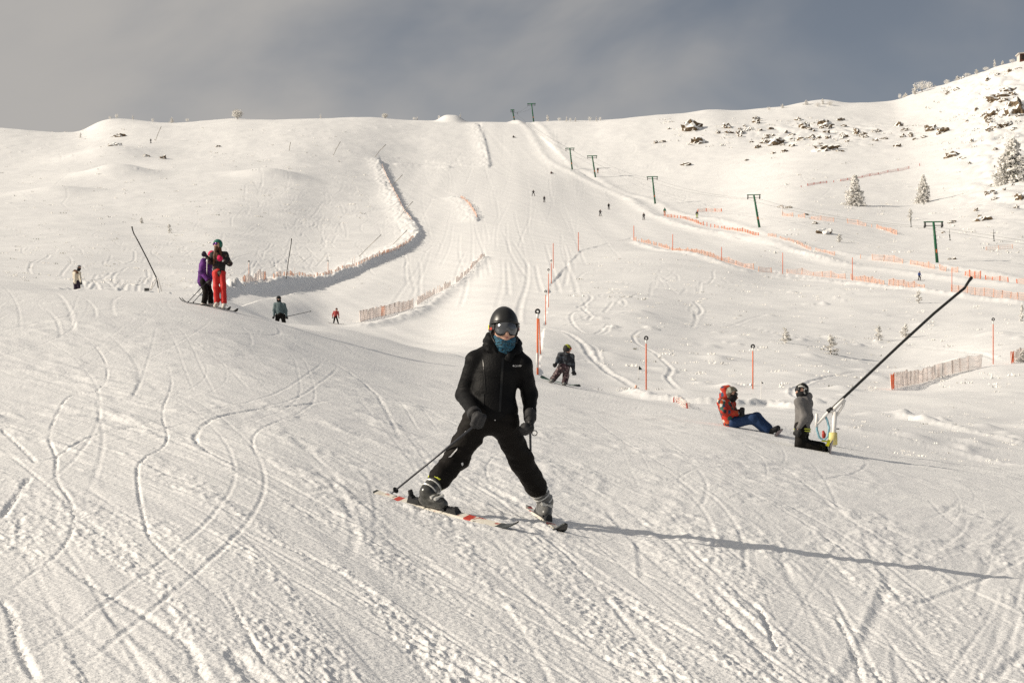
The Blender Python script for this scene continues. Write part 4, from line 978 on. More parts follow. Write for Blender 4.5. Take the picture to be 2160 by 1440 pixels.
    def onto(v, off=0.004):
        hitp = bv.ray_cast(Vector((v[0], v[1] - 0.6, v[2])), Vector((0, 1, 0)))[0]
        return Vector((v[0], (hitp.y if hitp is not None else v[1]) - off, v[2]))
    def strip(pts, w, name, mt):
        m = MB(); V = []
        for i, (px, py) in enumerate(pts):
            a = J(px - w / 2, py); b_ = J(px + w / 2, py); V += [onto(a), onto(b_)]
        m.add(V, [(2 * i, 2 * i + 1, 2 * i + 3, 2 * i + 2) for i in range(len(pts) - 1)]); put(m, name, mt, base, jk)
    M['zip'] = mat('zip_flap', (0.004, 0.004, 0.004), 0.35)
    strip([(1061 - 0.06 * (y - 756), y) for y in range(756, 874, 6)], 5, 'zip_flap', M['zip'])
    strip([(1022 + 0.08 * (y - 800), y) for y in range(760, 830, 7)], 1.6, 'seam', M['zip'])
    strip([(1018, y) for y in range(832, 862, 5)], 7, 'pocket_flap', M['zip'])
    # small chest lettering with its emblem
    cu = bpy.data.curves.new('t', 'FONT'); cu.body = 'Columbia'; cu.size = 1.0; to = bpy.data.objects.new('t', cu); COL.objects.link(to)
    bpy.context.view_layer.update(); tm = bpy.data.meshes.new_from_object(to); bpy.data.objects.remove(to)
    xs = [v.co.x for v in tm.vertices]; x0, x1 = min(xs), max(xs)
    for v in tm.vertices:
        t = (v.co.x - x0) / (x1 - x0); q = J(1085.5 + 14.0 * t, 775.5 - v.co.y * 6.2 - 1.2 * t); v.co = onto(q) - Vector(base)
    tm.materials.append(M['print']); link('chest_lettering', tm, jk)
    def disc(px, py, r, name, mt=M['print'], n=10):
        m = MB(); m.add([onto(J(px + r * math.cos(2 * math.pi * i / n), py + r * math.sin(2 * math.pi * i / n))) for i in range(n)], [tuple(range(n))[::-1]]); put(m, name, mt, base, jk)
    disc(1083, 773, 1.9, 'emblem', n=4); disc(1090, 746.5, 1.8, 'snap_button'); disc(1044.5, 888, 1.6, 'snap_button')
    strip([(1119, 861), (1119, 862.2)], 9, 'sleeve_print', M['print'])
    bv = BVHTree.FromPolygons([v.co + Vector(base) for v in tr.data.vertices], [list(f.vertices) for f in tr.data.polygons])
    def patch(pts, name):
        m = MB(); m.add([onto(J(*q)) for q in pts], [tuple(range(len(pts)))[::-1]]); put(m, name, M['print'], base, tr)
    patch([(946, 965), (951, 961), (966, 944), (964, 950), (952, 964)], 'snow_patch'); patch([(973, 977), (977, 975), (978, 980), (975, 983)], 'snow_patch'); patch([(980, 912), (983, 909), (984, 912), (981, 915)], 'snow_patch')
main_skier()
#==PEOPLE==
# ------------------------------------------------------------------ the other people on the slope
def pj(D): return lambda px, py, dy=0.0: P(px, py, D + dy)
def two_skis(base, yaw, L, label, gap=0.11, mats=None, group=None):
    mats = mats or [M['boarddark'], M['rubber'], M['boarddark'], M['red']]
    fw = Vector((math.sin(yaw), -math.cos(yaw), 0)); sv = Vector((fw.y, -fw.x, 0)); b = Vector(base)
    for e in (-1, 1):
        c = b + sv * e * gap; t = c - fw * L * 0.45; q = c + fw * L * 0.55
        t.z = gz(t.x, t.y) + 0.03; q.z = gz(q.x, q.y) + 0.03
        n = gnormal(c.x, c.y, 0.6); m = ski_mesh(t, q, n, 0.08, None, [(0.1, 0.3, 3)], upturn=0.10)
        o = put(m, 'ski', mats, t.lerp(q, 0.45)); tag(o, label[0 if e < 0 else 1] if isinstance(label, tuple) else label, 'ski', group)
# woman in red trousers
g = ground(461, 652); D = g.y; J = pj(D); sc_ = D / 4200 * 88 / 1.0
Jt = dict(head=J(459, 517), neck=J(461, 530), chest=J(462, 546), pelvis=J(462, 571), shoL=J(449, 538, 0.02), shoR=J(475, 537, 0.0), elbL=J(444, 553, -0.10), wriL=J(436, 541, -0.26), elbR=J(485, 556, 0.02), wriR=J(470, 547, -0.2),
          hipL=J(456, 576), hipR=J(468, 576), kneL=J(456, 606, -0.05), kneR=J(471, 607, -0.05), ankL=J(458, 641, 0.02), ankR=J(473, 643, 0.0), toeL=J(454, 645, -0.16), toeR=J(471, 648, -0.18))
fdv = np.array((-0.72, -0.68, -0.08)); hd_ = Jt['head']
figure(Jt, g, 'woman in red trousers and dark floral jacket with a green helmet and long hair', dict(size=1.07, jacket=M['floral'], trousers=M['redtrouser'], helmet=M['green'], goggles=M['gogpurple'], boot=M['bootwhite'], gloveR=M['pink'], gloveL=M['plum'], face=fdv, front=(-0.2, -1, 0), jr=0.9, tr=0.86, hem=0.12,
    hair=[(J(456, 522, -0.09), J(453, 540, -0.17), 0.045, 0.04), (J(453, 540, -0.17), J(451, 556, -0.19), 0.04, 0.022), (J(464, 524, -0.03), J(466, 541, -0.13), 0.045, 0.03), (J(461, 520, 0.06), J(464, 538, 0.1), 0.06, 0.03), (J(458, 536, -0.16), J(459, 545, -0.19), 0.04, 0.03)]), 0.016)
ski_pole(J(437, 548, -0.3), ground(434, 643), 'white ski pole standing upright between the purple and the red-trousered skier', [M['white'], M['white']], r=0.013, grip=0.1)
ski_pole(J(470, 549, -0.25), ground(479, 646), 'white ski pole at the outer side of the red trouser leg', [M['white'], M['white']], r=0.013, grip=0.1)
two_skis(g + Vector((0.05, -0.05, 0)), math.radians(38), 1.25, ('dark ski under the white boot of the red-trousered woman, inner one', 'dark ski under the white boot of the red-trousered woman, outer one'), mats=[M['boarddark'], M['rubber'], M['boarddark'], M['boarddark']])
# bent skier in purple beside her
g = ground(432, 645); g = Vector(P(432, 645, D + 0.45)); g.z = gz(g.x, g.y); J = pj(g.y)
Jt = dict(head=J(447, 540, 0.0), neck=J(441, 549), chest=J(434, 562), pelvis=J(430, 590), shoL=J(430, 551, -0.14), shoR=J(440, 553, 0.14), elbL=J(424, 574, -0.2), wriL=J(437, 590, -0.28), elbR=J(443, 573, 0.2), wriR=J(444, 592, 0.0),
          hipL=J(429, 594, -0.08), hipR=J(436, 594, 0.08), kneL=J(434, 616, -0.1), kneR=J(443, 617, 0.08), ankL=J(430, 641, -0.05), ankR=J(445, 641, 0.08), toeL=J(424, 645, -0.1), toeR=J(439, 645, 0.02))
figure(Jt, g, 'skier in a purple jacket and black trousers bending forward, pink hat', dict(size=1.0, jacket=M['purple'], trousers=M['trouser_black'], hat=M['pink'], goggles=M['gogpurple'], boot=M['bootwhite'], face=(0.6, -0.75, -0.2), front=(0.5, -0.85, 0), hem=0.1, tr=0.9), 0.017)
ski_pole(J(442, 588, -0.3), ground(394, 640), 'black ski pole slanting from the purple jacket, longer of two', [M['alu'], M['rubber']], r=0.012)
ski_pole(J(438, 603, 0.0), ground(405, 641), 'black ski pole slanting behind the purple skier, shorter of two', [M['alu'], M['rubber']], r=0.011)
two_skis(g, math.radians(-62), 1.25, ('dark ski of the purple skier, nearer one', 'dark ski of the purple skier, further one'))
# skier in a cream jacket cut off by the brow of the slope
def hidden_ground(px, r): 
    x = (px - 1080) / F * r; return Vector((x, r, gz(x, r)))
g = hidden_ground(162, 82); J = pj(82)
zf = Y0 - F * g.z / 82
Jt = dict(head=J(167, 565), neck=J(164, 572), chest=J(162, 579), pelvis=J(161, 594), shoL=J(156, 576, 0.05), shoR=J(168, 576, -0.05), elbL=J(156, 586, 0.12), wriL=J(165, 594, 0.1), elbR=J(169, 586, -0.1), wriR=J(171, 595, -0.18),
          hipL=J(159, 597), hipR=J(165, 597), kneL=J(159, 611), kneR=J(167, 611), ankL=J(159, zf - 4), ankR=J(168, zf - 4), toeL=J(164, zf - 2, 0.02), toeR=J(173, zf - 2, 0.02))
figure(Jt, g, 'skier in a cream jacket with brown fur collar, legs hidden by the brow', dict(size=0.80, jacket=M['cream'], trousers=M['plum'], helmet=M['silverhelm'], mask=M['balaclava'], face=(0.9, -0.4, -0.2), front=(0.8, -0.6, 0), jr=0.95, hem=0.05, extra=[('fur_collar', [cone(J(158, 572, 0.05), J(166, 574, 0.12), 0.07, 0.06), cone(J(158, 572, 0.05), J(163, 575, -0.12), 0.06, 0.05)], M['fur'])]), 0.02)
ski_pole(J(171, 593, -0.2), Vector(P(170, zf, 81.7)), 'light ski pole beside the cream jacket', [M['white'], M['rubber']], r=0.012)
two_skis(g, math.radians(70), 1.3, ('ski of the cream-jacketed skier behind the brow, left one', 'ski of the cream-jacketed skier behind the brow, right one'))
# skier in a blue-grey jacket below the brow
g = hidden_ground(590, 85); J = pj(85); zf = Y0 - F * g.z / 85
Jt = dict(head=J(588, 631), neck=J(589, 637), chest=J(590, 646), pelvis=J(591, 663), shoL=J(581, 642), shoR=J(599, 643), elbL=J(578, 654), wriL=J(578, 665, -0.1), elbR=J(603, 655), wriR=J(604, 666, -0.05),
          hipL=J(586, 667), hipR=J(597, 667), kneL=J(584, 683), kneR=J(599, 683), ankL=J(583, zf - 5), ankR=J(601, zf - 5), toeL=J(582, zf - 3, -0.2), toeR=J(602, zf - 3, -0.2))
figure(Jt, g, 'skier in a blue-grey jacket with covered black face, cut off at the thighs', dict(size=1.0, jacket=M['teal'], trousers=M['trouser_black'], hat=M['balaclava'], mask=M['balaclava'], face=(0.1, -1, -0.1), hood=True, jr=0.98), 0.02)
ski_pole(J(603, 668, -0.05), Vector(P(657, 656, 86.0)), 'thin ski pole pointing out sideways from the blue-grey jacket', [M['alu'], M['rubber']], r=0.014)
two_skis(g, 0.15, 1.5, ('ski of the blue-grey skier hidden below the brow, left one', 'ski of the blue-grey skier hidden below the brow, right one'))
def snowboard(c, along, nrm, L, label, mats, w=0.26, up=0.06):
    o = put(board_mesh(c, along, nrm, L, w, up=up), 'snowboard', mats, c); tag(o, label, 'snowboard'); return o
# child in red on a snowboard at the end of the net
g = ground(709, 683, 100); D = g.y; J = pj(D); q = 37 / 37.0
Jt = dict(head=J(710, 652.5), neck=J(709.5, 656), chest=J(708.5, 659.5), pelvis=J(707.5, 667), shoL=J(704.5, 657.5), shoR=J(713, 657.5), elbL=J(702, 662.5), wriL=J(701.5, 668), elbR=J(714.3, 663), wriR=J(714.6, 668.5),
          hipL=J(706, 668), hipR=J(709.5, 668), kneL=J(705, 675), kneR=J(711.5, 674.5), ankL=J(704, 680.5), ankR=J(713.5, 681.5), toeL=J(704, 681.5, -0.12), toeR=J(714, 682.5, -0.12))
figure(Jt, g, 'small snowboarder in a faded red jacket near the net fence end', dict(size=0.78, jacket=M['redkid'], trousers=M['trouser_black'], helmet=M['maroon'], goggles=M['rubber'], face=(0.3, -1, 0), jr=0.95, tr=0.9), 0.022)
a, b = ground(698, 682, 100), ground(720, 684, 100); snowboard((a + b) / 2 + Vector((0, 0, 0.03)), b - a, gnormal(a.x, a.y, 1), 1.25, 'dark snowboard under the child in faded red', [M['boarddark'], M['boarddark']])
# snowboarder in dark camouflage by the gate poles, seen from behind
g = ground(1180, 811); D = g.y; J = pj(D)
Jt = dict(head=J(1197, 737), neck=J(1195, 745), chest=J(1193, 756), pelvis=J(1189, 773), shoL=J(1182, 749, -0.02), shoR=J(1206, 752, 0.02), elbL=J(1177, 759, -0.05), wriL=J(1174, 765, -0.15), elbR=J(1208, 767, 0.0), wriR=J(1210, 781, -0.05),
          hipL=J(1184, 775), hipR=J(1194, 776), kneL=J(1175, 788, 0.08), kneR=J(1194, 792, 0.08), ankL=J(1164, 803), ankR=J(1190, 810), toeL=J(1161, 805, 0.18), toeR=J(1189, 813, 0.18))
figure(Jt, g, 'snowboarder in dark camouflage jacket and maroon print trousers seen from behind', dict(size=0.93, jacket=M['camo'], trousers=M['camopant'], helmet=M['ylwhelm'], goggles=M['orangegog'], face=(0.85, 0.5, -0.05), front=(0.2, 1, 0), jr=0.92, boot=M['bootgrey']), 0.016)
a, b = ground(1143, 801), ground(1221, 819); snowboard((a + b) / 2 + Vector((0, 0.08, 0.05)), b - a, gnormal(a.x, a.y, 1), (b - a).length * 1.0, 'dark green edged snowboard under the camouflage rider', [mat('board_green', (0.012, 0.05, 0.03), 0.4), M['boarddark']])
# rider sitting on the snow
g = ground(1540, 900); D = g.y; J = pj(D)
Jt = dict(head=J(1544, 832, -0.05), neck=J(1535, 842), chest=J(1531, 858), pelvis=J(1540, 890), shoL=J(1523, 848, -0.16), shoR=J(1541, 850, 0.16), elbL=J(1528, 868, -0.26), wriL=J(1553, 872, -0.14), elbR=J(1550, 872, 0.24), wriR=J(1562, 868, 0.02),
          hipL=J(1546, 892, -0.1), hipR=J(1548, 890, 0.1), kneL=J(1588, 884, -0.13), kneR=J(1596, 879, 0.12), ankL=J(1622, 912, -0.14), ankR=J(1626, 909, 0.14), toeL=J(1637, 905, -0.16), toeR=J(1641, 902, 0.16))
figure(Jt, g, 'rider sitting on the snow in a red patchwork jacket and navy trousers', dict(size=1.04, jacket=M['redprint'], trousers=M['blue'], helmet=M['helmprint'], goggles=M['rubber'], mask=M['balaclava'], face=(0.95, -0.3, -0.35), front=(0.9, -0.25, 0.3), hood=True, jr=1.03, tr=0.98, boot=M['rubber'],
    extra=[('hood', [cone(J(1531, 836, -0.02), J(1528, 822, 0.0), 0.10, 0.08), cone(J(1528, 822, 0), J(1536, 818, 0), 0.08, 0.06)], M['redprint'])]), 0.014)
c = Vector(J(1641, 919)); al_ = Vector((0.10, 1, 0.0)); snowboard(c, al_, Vector((-0.75, 0.08, 0.65)), 1.45, 'snowboard tilted up on edge at the feet of the sitting rider', [M['boarddark'], M['boardbase']])
# rider kneeling beside the snow lance
g = ground(1690, 945); D = g.y; J = pj(D)
Jt = dict(head=J(1691, 825), neck=J(1695, 842), chest=J(1695, 860), pelvis=J(1692, 900), shoL=J(1686, 848, -0.17), shoR=J(1703, 847, 0.16), elbL=J(1697, 880, -0.26), wriL=J(1686, 901, -0.27), elbR=J(1708, 878, 0.2), wriR=J(1700, 903, 0.22),
          hipL=J(1690, 903, -0.1), hipR=J(1695, 903, 0.1), kneL=J(1687, 937, -0.13), kneR=J(1692, 934, 0.12), ankL=J(1734, 949, -0.13), ankR=J(1738, 944, 0.12), toeL=J(1742, 961, -0.13), toeR=J(1745, 957, 0.12))
kp = figure(Jt, g, 'rider in a grey hooded jacket kneeling upright with the board behind', dict(size=1.0, jacket=M['greyhood'], trousers=M['trouser_black'], helmet=M['blackwhite'], goggles=M['rubber'], mask=M['balaclava'], face=(-0.95, -0.3, 0.0), front=(-0.95, -0.3, 0), hood=True, jr=1.0, hem=-0.05, boot=M['rubber'], jfold=(0.018, (9, 9, 6))), 0.013)
m = MB()
for py in (905, 909.5): m.ring(Vector(J(1692.5, py)), 0.138 if py < 907 else 0.134, 0.011, (0.03, 0, 1), 26, 6, sq=1.38)
put(m, 'lime_hem_stripe', M['lime'], g, kp, True)
c = Vector(J(1752, 946)); sb = snowboard(c, Vector((0.12, 1, 0.0)), Vector((-0.97, 0.12, 0.2)), 1.5, 'snowboard standing on edge behind the kneeling rider', [M['boarddark'], M['boardbase']], up=0.04)
m = MB()
for dy in (-0.2, 0.16): m = MB(); m.box(Vector(J(1747, 934, dy)), 0.045, 0.11, 0.11, Matrix.Rotation(0.3, 3, 'Y'), taper=0.8); m.box(Vector(J(1740, 930, dy)), 0.10, 0.09, 0.02, Matrix.Rotation(0.1, 3, 'Y')); put(m, 'binding', M['yellow'], c, sb)
# far skiers, a few pixels each
FAR = [
 (1125, 414, 1.7, 'dark', 'dark', 0.1, 0.1, 0.30, 'far skier with legs apart, uppermost of two standing mid-piste', 1),
 (1148, 427, 1.7, 'dark', 'dark', 0.2, 0.2, 0.10, 'far skier in black, lower of two standing mid-piste', 1),
 (1266, 456, 1.7, 'dark', 'trouser_black', 0.4, 0.3, 0.18, 'far dark skier gliding by the lift bank, lower of a pair', 1),
 (1284, 442, 1.7, 'dark', 'trouser_black', 0.2, 0.1, 0.10, 'far dark skier by the lift bank, upper of a pair', 1),
 (1358, 464, 1.7, 'dark', 'dark', -0.3, 0.2, 0.14, 'far dark skier alone just below the lift bank', 1),
 (1261, 364, 1.7, 'dark', 'orangetr', 0.0, 0.0, 0.06, 'far lift rider in dark jacket and orange trousers', 1),
 (1402, 453, 1.9, 'dkgreen', 'orangetr', 2.8, 0.1, 0.10, 'far lift rider in a green jacket at the net end', 1),
 (1470, 462, 1.75, 'dark', 'limetr', 2.8, 0.1, 0.10, 'far lift rider in black jacket and lime trousers', 1),
 (1939, 591, 1.3, 'dkblue', 'dark', 0.5, 0.5, 0.14, 'far skier in a blue jacket crouching beside the orange nets', 1),
 (318, 301, 1.5, 'dark', 'dark', 0.0, 0.0, 0.08, 'tiny dark skier high on the left-hand slope', 1),
]
for px, py, hgt, jm, tm_, yaw, cr, sp, lab, sk in FAR:
    g = ground(px, py, 66); s_ = hgt / 1.74
    Jt = stick_pose(g, s_, yaw, 0.0, cr, sp, 'out' if sp > 0.15 else 'side')
    figure(Jt, g, lab, dict(size=s_, jacket=M[jm], trousers=M[tm_], helmet=M['helmet'], goggles=M['rubber'], face=(math.sin(yaw), -math.cos(yaw), 0)), 0.045, 'far skiers on the upper piste')
    two_skis(g, yaw, 1.5, tuple('%s ski under the %s' % (q_, lab) for q_ in ('left', 'right')), 0.06 + sp, group='skis of the far skiers')
for px, py, lab, jm in ((1163, 367, 'far maroon figure sitting in the snow below the headwall', 'maroon'), (1083, 291, 'far dark figure sitting high on the headwall', 'dark')):
    g = ground(px, py, 66); e = lambda x, y, z: np.array((g.x + x, g.y + y, g.z + z))
    Jt = dict(head=e(0, 0.1, 0.75), neck=e(0, 0.1, 0.62), chest=e(0, 0.1, 0.45), pelvis=e(0, 0.1, 0.14), shoL=e(-.18, .1, .56), shoR=e(.18, .1, .56), elbL=e(-.3, .2, .3), wriL=e(-.3, .3, .1), elbR=e(.3, .1, .3), wriR=e(.35, 0, .2),
              hipL=e(-.09, .05, .14), hipR=e(.09, .05, .14), kneL=e(.25, -.3, .32), kneR=e(.42, -.2, .3), ankL=e(.6, -.4, .1), ankR=e(.75, -.3, .1), toeL=e(.7, -.45, .16), toeR=e(.85, -.35, .16))
    figure(Jt, g, lab, dict(jacket=M[jm], trousers=M['dark'], helmet=M['helmet'], face=(0.5, -0.8, 0)), 0.045, 'far skiers on the upper piste')
#==GEAR==
# ------------------------------------------------------------------ orange safety nets
M['orange'] = mat('orange_net', (0.70, 0.16, 0.06), 0.7)
M['netsnow'] = mat('snow_crusted_net', (0.82, 0.74, 0.70), 0.8, var=0.25, vscale=1.5)
M['netpale'] = mat('pale_orange_net', (0.78, 0.50, 0.39), 0.8, var=0.3, vscale=1.2)
M['rednet'] = mat('red_net', (0.42, 0.07, 0.05), 0.8)
M['polesnow'] = mat('pole_rime', (0.80, 0.78, 0.75), 0.8)
STAKE = {}
def stake_mesh(r, hgt, mt):
    k = (round(r, 3), mt.name)
    if k not in STAKE:
        m = MB(); m.tube([(0, 0, -0.3), (0, 0, 0.9), (0, 0, 1.0)], [r, r, r * 0.7], 6); STAKE[k] = m.mesh('stake', mt)
    return STAKE[k]
def net(pix, rmin, hgt, label, spacing, strand, cell_, mt, stake_mt, lean=0.0, seed=0, gaps=0.0, group='orange safety nets'):
    rnd = random.Random(seed); wf = 0.58 if strand < 0.05 else 0.30
    ln = smooth_line([hit0(px, py, rmin) for px, py in pix], 1.0)
    seg = np.linalg.norm(np.diff(ln, axis=0), axis=1); cum = np.concatenate([[0], np.cumsum(seg)]); L = cum[-1]
    n = max(2, int(L / spacing)) ; st = np.linspace(0, L, n + 1)
    pts = [Vector((np.interp(t, cum, ln[:, 0]), np.interp(t, cum, ln[:, 1]), 0)) for t in st]
    for q in pts: q.z = gz(q.x, q.y)
    b = pts[0].copy(); e = empty('safety_net', b, label, 'net fence', group)
    hs_ = [hgt * (rnd.uniform(0.5, 1.05) if strand > 0.05 else rnd.uniform(0.9, 1.05)) for _ in pts]
    for q, hh in zip(pts, hs_):
        o = link('stake', stake_mesh(max(strand * 1.1, 0.02), 1, stake_mt), e); o.location = q - b; o.scale = (1, 1, hh * 1.06); o.rotation_euler = (rnd.uniform(-.08, .08), rnd.uniform(-.12, .12) + lean, 0)
    for i in range(n):
        if rnd.random() < gaps: continue
        p0, p1 = pts[i], pts[i + 1]; m = MB(); d = (p1 - p0); ll = math.hypot(d.x, d.y)
        nv = max(3, int(ll / cell_)); nh = max(2, int(hgt / cell_)); w = strand * wf
        sag = rnd.uniform(0.0, 0.16); nrm = Vector((-d.y, d.x, 0)).normalized()
        G = []
        for a in range(nv + 1):
            t = a / nv; row = []
            hh = hs_[i] * (1 - t) + hs_[i + 1] * t - sag * hgt * math.sin(math.pi * t)
            q = p0.lerp(p1, t); q.z = gz(q.x, q.y)
            for c in range(nh + 1):
                row.append(q + Vector((0, 0, 0.03 + hh * c / nh)) + nrm * (0.07 * math.sin(math.pi * t) * math.sin(3 * t + i + c)))
            G.append(row)
        def bar(a_, b_):
            dv = (b_ - a_).normalized(); s1 = dv.orthogonal().normalized() * w; s2 = dv.cross(s1).normalized() * w
            V = [a_ + s1, a_ + s2, a_ - s1, a_ - s2, b_ + s1, b_ + s2, b_ - s1, b_ - s2]
            m.add(V, [(0, 1, 5, 4), (1, 2, 6, 5), (2, 3, 7, 6), (3, 0, 4, 7)])
        for a in range(nv + 1): bar(G[a][0], G[a][nh])
        for c in range(nh + 1):
            for a in range(nv): bar(G[a][c], G[a + 1][c])
        put(m, 'net_panel', mt if (rnd.random() < 0.9 if strand > 0.03 else i > 0) else (M['orange'] if strand < 0.03 else M['netpale'] if mt is not M['rednet'] else mt), b, e)
    return e
NETS = [
 ([(760, 679), (800, 668), (871, 654)], 110, 0.85, 'snow-crusted orange net, lowest stretch of the mid-piste fence by the red child', 1.6, .045, .16, 'netsnow', 'netsnow'),
 ([(880, 646), (905, 628), (950, 606)], 110, 0.75, 'snow-crusted orange net, middle stretch of the mid-piste fence', 1.7, .06, .2, 'netsnow', 'netsnow'),
 ([(962, 600), (985, 580), (1003, 560), (1022, 541)], 110, 0.65, 'orange net, top stretch of the mid-piste fence', 2.2, .07, .25, 'netsnow', 'netsnow'),
 ([(972, 420), (986, 431), (998, 448), (1006, 462)], 300, 0.8, 'short orange net standing alone in the middle of the upper piste', 3.0, .10, .35, 'netsnow', 'netpale'),
 ([(512, 610), (535, 606), (560, 603)], 100, 1.0, 'drooping snow-caked net on the bank beside the red-trousered woman', 2.5, .09, .2, 'netsnow', 'netsnow'),
 ([(578, 604), (600, 603), (650, 598), (700, 588)], 100, 0.55, 'snow-caked net on the ploughed bank below the upright lance', 2.4, .08, .25, 'netsnow', 'netpale'),
 ([(708, 588), (745, 572), (790, 556), (850, 530), (872, 508)], 100, 0.5, 'orange net along the bend of the ploughed bank', 3.0, .08, .3, 'netsnow', 'netpale'),
 ([(868, 470), (852, 450), (840, 425), (818, 382), (806, 352)], 200, 0.35, 'half-buried orange net on the bank above the bend', 4.0, .09, .35, 'netsnow', 'netpale'),
 ([(1337, 506), (1370, 514), (1420, 526), (1470, 540), (1522, 553), (1590, 567)], 200, 0.75, 'orange net across the right slope, upper half of the longest line', 2.6, .06, .25, 'netpale', 'netpale'),
 ([(1600, 570), (1651, 575), (1720, 581), (1798, 589), (1860, 599), (1950, 611)], 150, 0.85, 'orange net across the right slope, lower half of the longest line', 2.2, .055, .22, 'netpale', 'netpale'),
 ([(2006, 620), (2060, 627), (2110, 633), (2165, 640)], 140, 0.95, 'orange net running out of the picture behind the lance tip', 2.0, .05, .2, 'netpale', 'netpale'),
 ([(1402, 456), (1440, 462), (1478, 473), (1530, 483), (1600, 499)], 250, 0.8, 'orange net beside the lift track under the green-jacketed rider', 3.0, .07, .3, 'netpale', 'orange'),
 ([(1620, 503), (1690, 521), (1760, 543)], 220, 0.6, 'low orange net beside the lift track between two lift towers', 3.2, .06, .3, 'netpale', 'netpale'),
 ([(1815, 551), (1870, 556), (1930, 563), (2020, 576)], 180, 1.0, 'orange net just below the nearest lift tower', 2.6, .06, .25, 'netpale', 'netpale'),
 ([(2036, 582), (2090, 590), (2165, 598)], 180, 1.05, 'orange net beyond the lance tip at the right edge', 2.4, .06, .22, 'netpale', 'orange'),
 ([(1650, 456), (1720, 462), (1800, 471), (1850, 482), (1892, 496)], 250, 0.9, 'curving orange net between the two conical fir trees and the lift', 3.0, .08, .3, 'netpale', 'netpale'),
 ([(1472, 448), (1495, 446), (1522, 446)], 300, 1.0, 'short orange net above the lime-trousered lift rider', 3.0, .09, .3, 'netpale', 'orange'),
 ([(2080, 527), (2120, 524), (2165, 522)], 220, 0.7, 'short orange net at the right edge above the lift line', 2.6, .06, .3, 'netpale', 'netpale'),
 ([(1690, 397), (1760, 383), (1850, 367), (1940, 351)], 300, 0.7, 'thin red net along the traverse above the conical firs', 4.0, .08, .4, 'rednet', 'rednet'),
 ([(1880, 824), (1912, 815), (1960, 801), (2010, 788), (2040, 779), (2069, 772)], 70, 0.78, 'pinkish orange net panel on the right, near the leaning lance', 1.05, .018, .06, 'netsnow', 'netsnow'),
 ([(2132, 762), (2150, 755), (2170, 750)], 70, 0.65, 'net panel cut by the right edge beside a frosted bush', 1.0, .018, .07, 'netsnow', 'netsnow'),
 ([(1421, 852), (1435, 855), (1450, 858)], 40, 0.16, 'torn scrap of red net sticking from the shaded bank', .4, .012, .06, 'netsnow', 'rednet'),
]
for i, (pix, rmin, hg, lab, sp, stn, ce, mt_, sm) in enumerate(NETS): net(pix, rmin, hg, lab, sp, stn, ce, M[mt_], M[sm], seed=i, gaps=0.16 if stn > 0.05 else 0)
# bundle of rolled net crusted with snow on the bank
g = ground(1338, 832, 40); e = empty('rolled_net', g, 'rolled orange net crusted with snow on the bank corner', 'net roll'); J = pj(g.y)
for px, w in ((1333, 0.05), (1338, 0.06), (1343, 0.05)):
    m = MB(); m.tube([Vector(J(px, 834)), Vector(J(px + 2, 822)), Vector(J(px + 4, 812 + abs(px - 1338)))], [w, w * 1.1, w * 0.6], 8); put(m, 'net_roll', M['polesnow'] if px != 1338 else M['netpale'], g, e, True)
m = MB(); m.box(Vector(J(1345, 826, -0.1)), 0.16, 0.05, 0.14, Matrix.Rotation(0.4, 3, 'Y'), taper=0.6); put(m, 'net_flap', M['orange'], g, e)

# ------------------------------------------------------------------ marker poles
def marker(px, top, bot, label, mt='orange', knob=True, rmin=62, r=0.028, rime=False, lean=0.0):
    g = ground(px, bot, rmin); D = g.y; e = empty('marker_pole', g, label, 'marker pole', 'piste marker poles'); J = pj(D); tp = Vector(J(px + lean, top)); H_ = tp - g
    r = max(r, D * 0.00018)
    m = MB(); m.tube([g - H_ * 0.05, g + H_ * 0.5, g + H_ * (0.86 if knob else 1.0)], [r, r, r * 0.9], 8); put(m, 'pole', M[mt], g, e, True)
    if knob:
        m = MB(); m.tube([g + H_ * 0.861, g + H_ * 0.93], [r * 1.1, r * 1.5], 8); put(m, 'rime_collar', M['polesnow'], g, e, True)
        m = MB(); m.ring(g + H_ * 0.965, min(r * 2.4, 0.075), min(r * 1.1, 0.035), (0.3, 1, 0.1), 14, 6); put(m, 'hoop', M['rubber'], g, e, True)
    if rime:
        m = MB(); m.tube([g + H_ * 0.12 + Vector((-r * 0.6, -r, 0)), g + H_ * 0.34 + Vector((-r * 0.6, -r, 0))], [r * 1.1, r * 0.9], 7); put(m, 'rime', M['polesnow'], g, e, True)
marker(1134, 652, 794, 'thick orange gate pole right behind the black skier, foremost of the gate line', r=0.038, rime=True); marker(1140, 672, 748, 'orange gate pole leaning beside the foremost gate pole', knob=False, r=0.03, lean=-3)
marker(1151, 612, 684, 'orange gate pole, second in the line behind the skier'); marker(1157, 566, 650, 'orange gate pole, third in the line behind the skier'); marker(1163, 548, 597, 'orange gate pole, fourth in the line behind the skier', knob=True); marker(1167, 513, 566, 'orange gate pole, topmost in the line behind the skier', knob=False)
marker(1220, 490, 528, 'lone orange marker pole on the slope above the gate line', knob=False)
marker(1363, 709, 824, 'tall orange marker pole behind the camouflage rider, near a dark flag'); marker(1588, 727, 831, 'orange marker pole between the sitting and kneeling riders'); marker(2095, 670, 762, 'orange marker pole near the right edge above the pink net')
marker(1337, 476, 506, 'marker pole at the upper end of the long net', knob=False, rmin=200); marker(1419, 494, 527, 'marker pole on the long net, second from its upper end', knob=False, rmin=200); marker(1522, 521, 554, 'marker pole on the long net, third from its upper end', knob=False, rmin=180); marker(1651, 533, 576, 'marker pole on the long net, mid-way along', knob=False, rmin=150); marker(1798, 543, 590, 'marker pole on the long net, near the blue skier', knob=False, rmin=150); marker(2008, 566, 622, 'marker pole on the net behind the lance tip', knob=False, rmin=140)
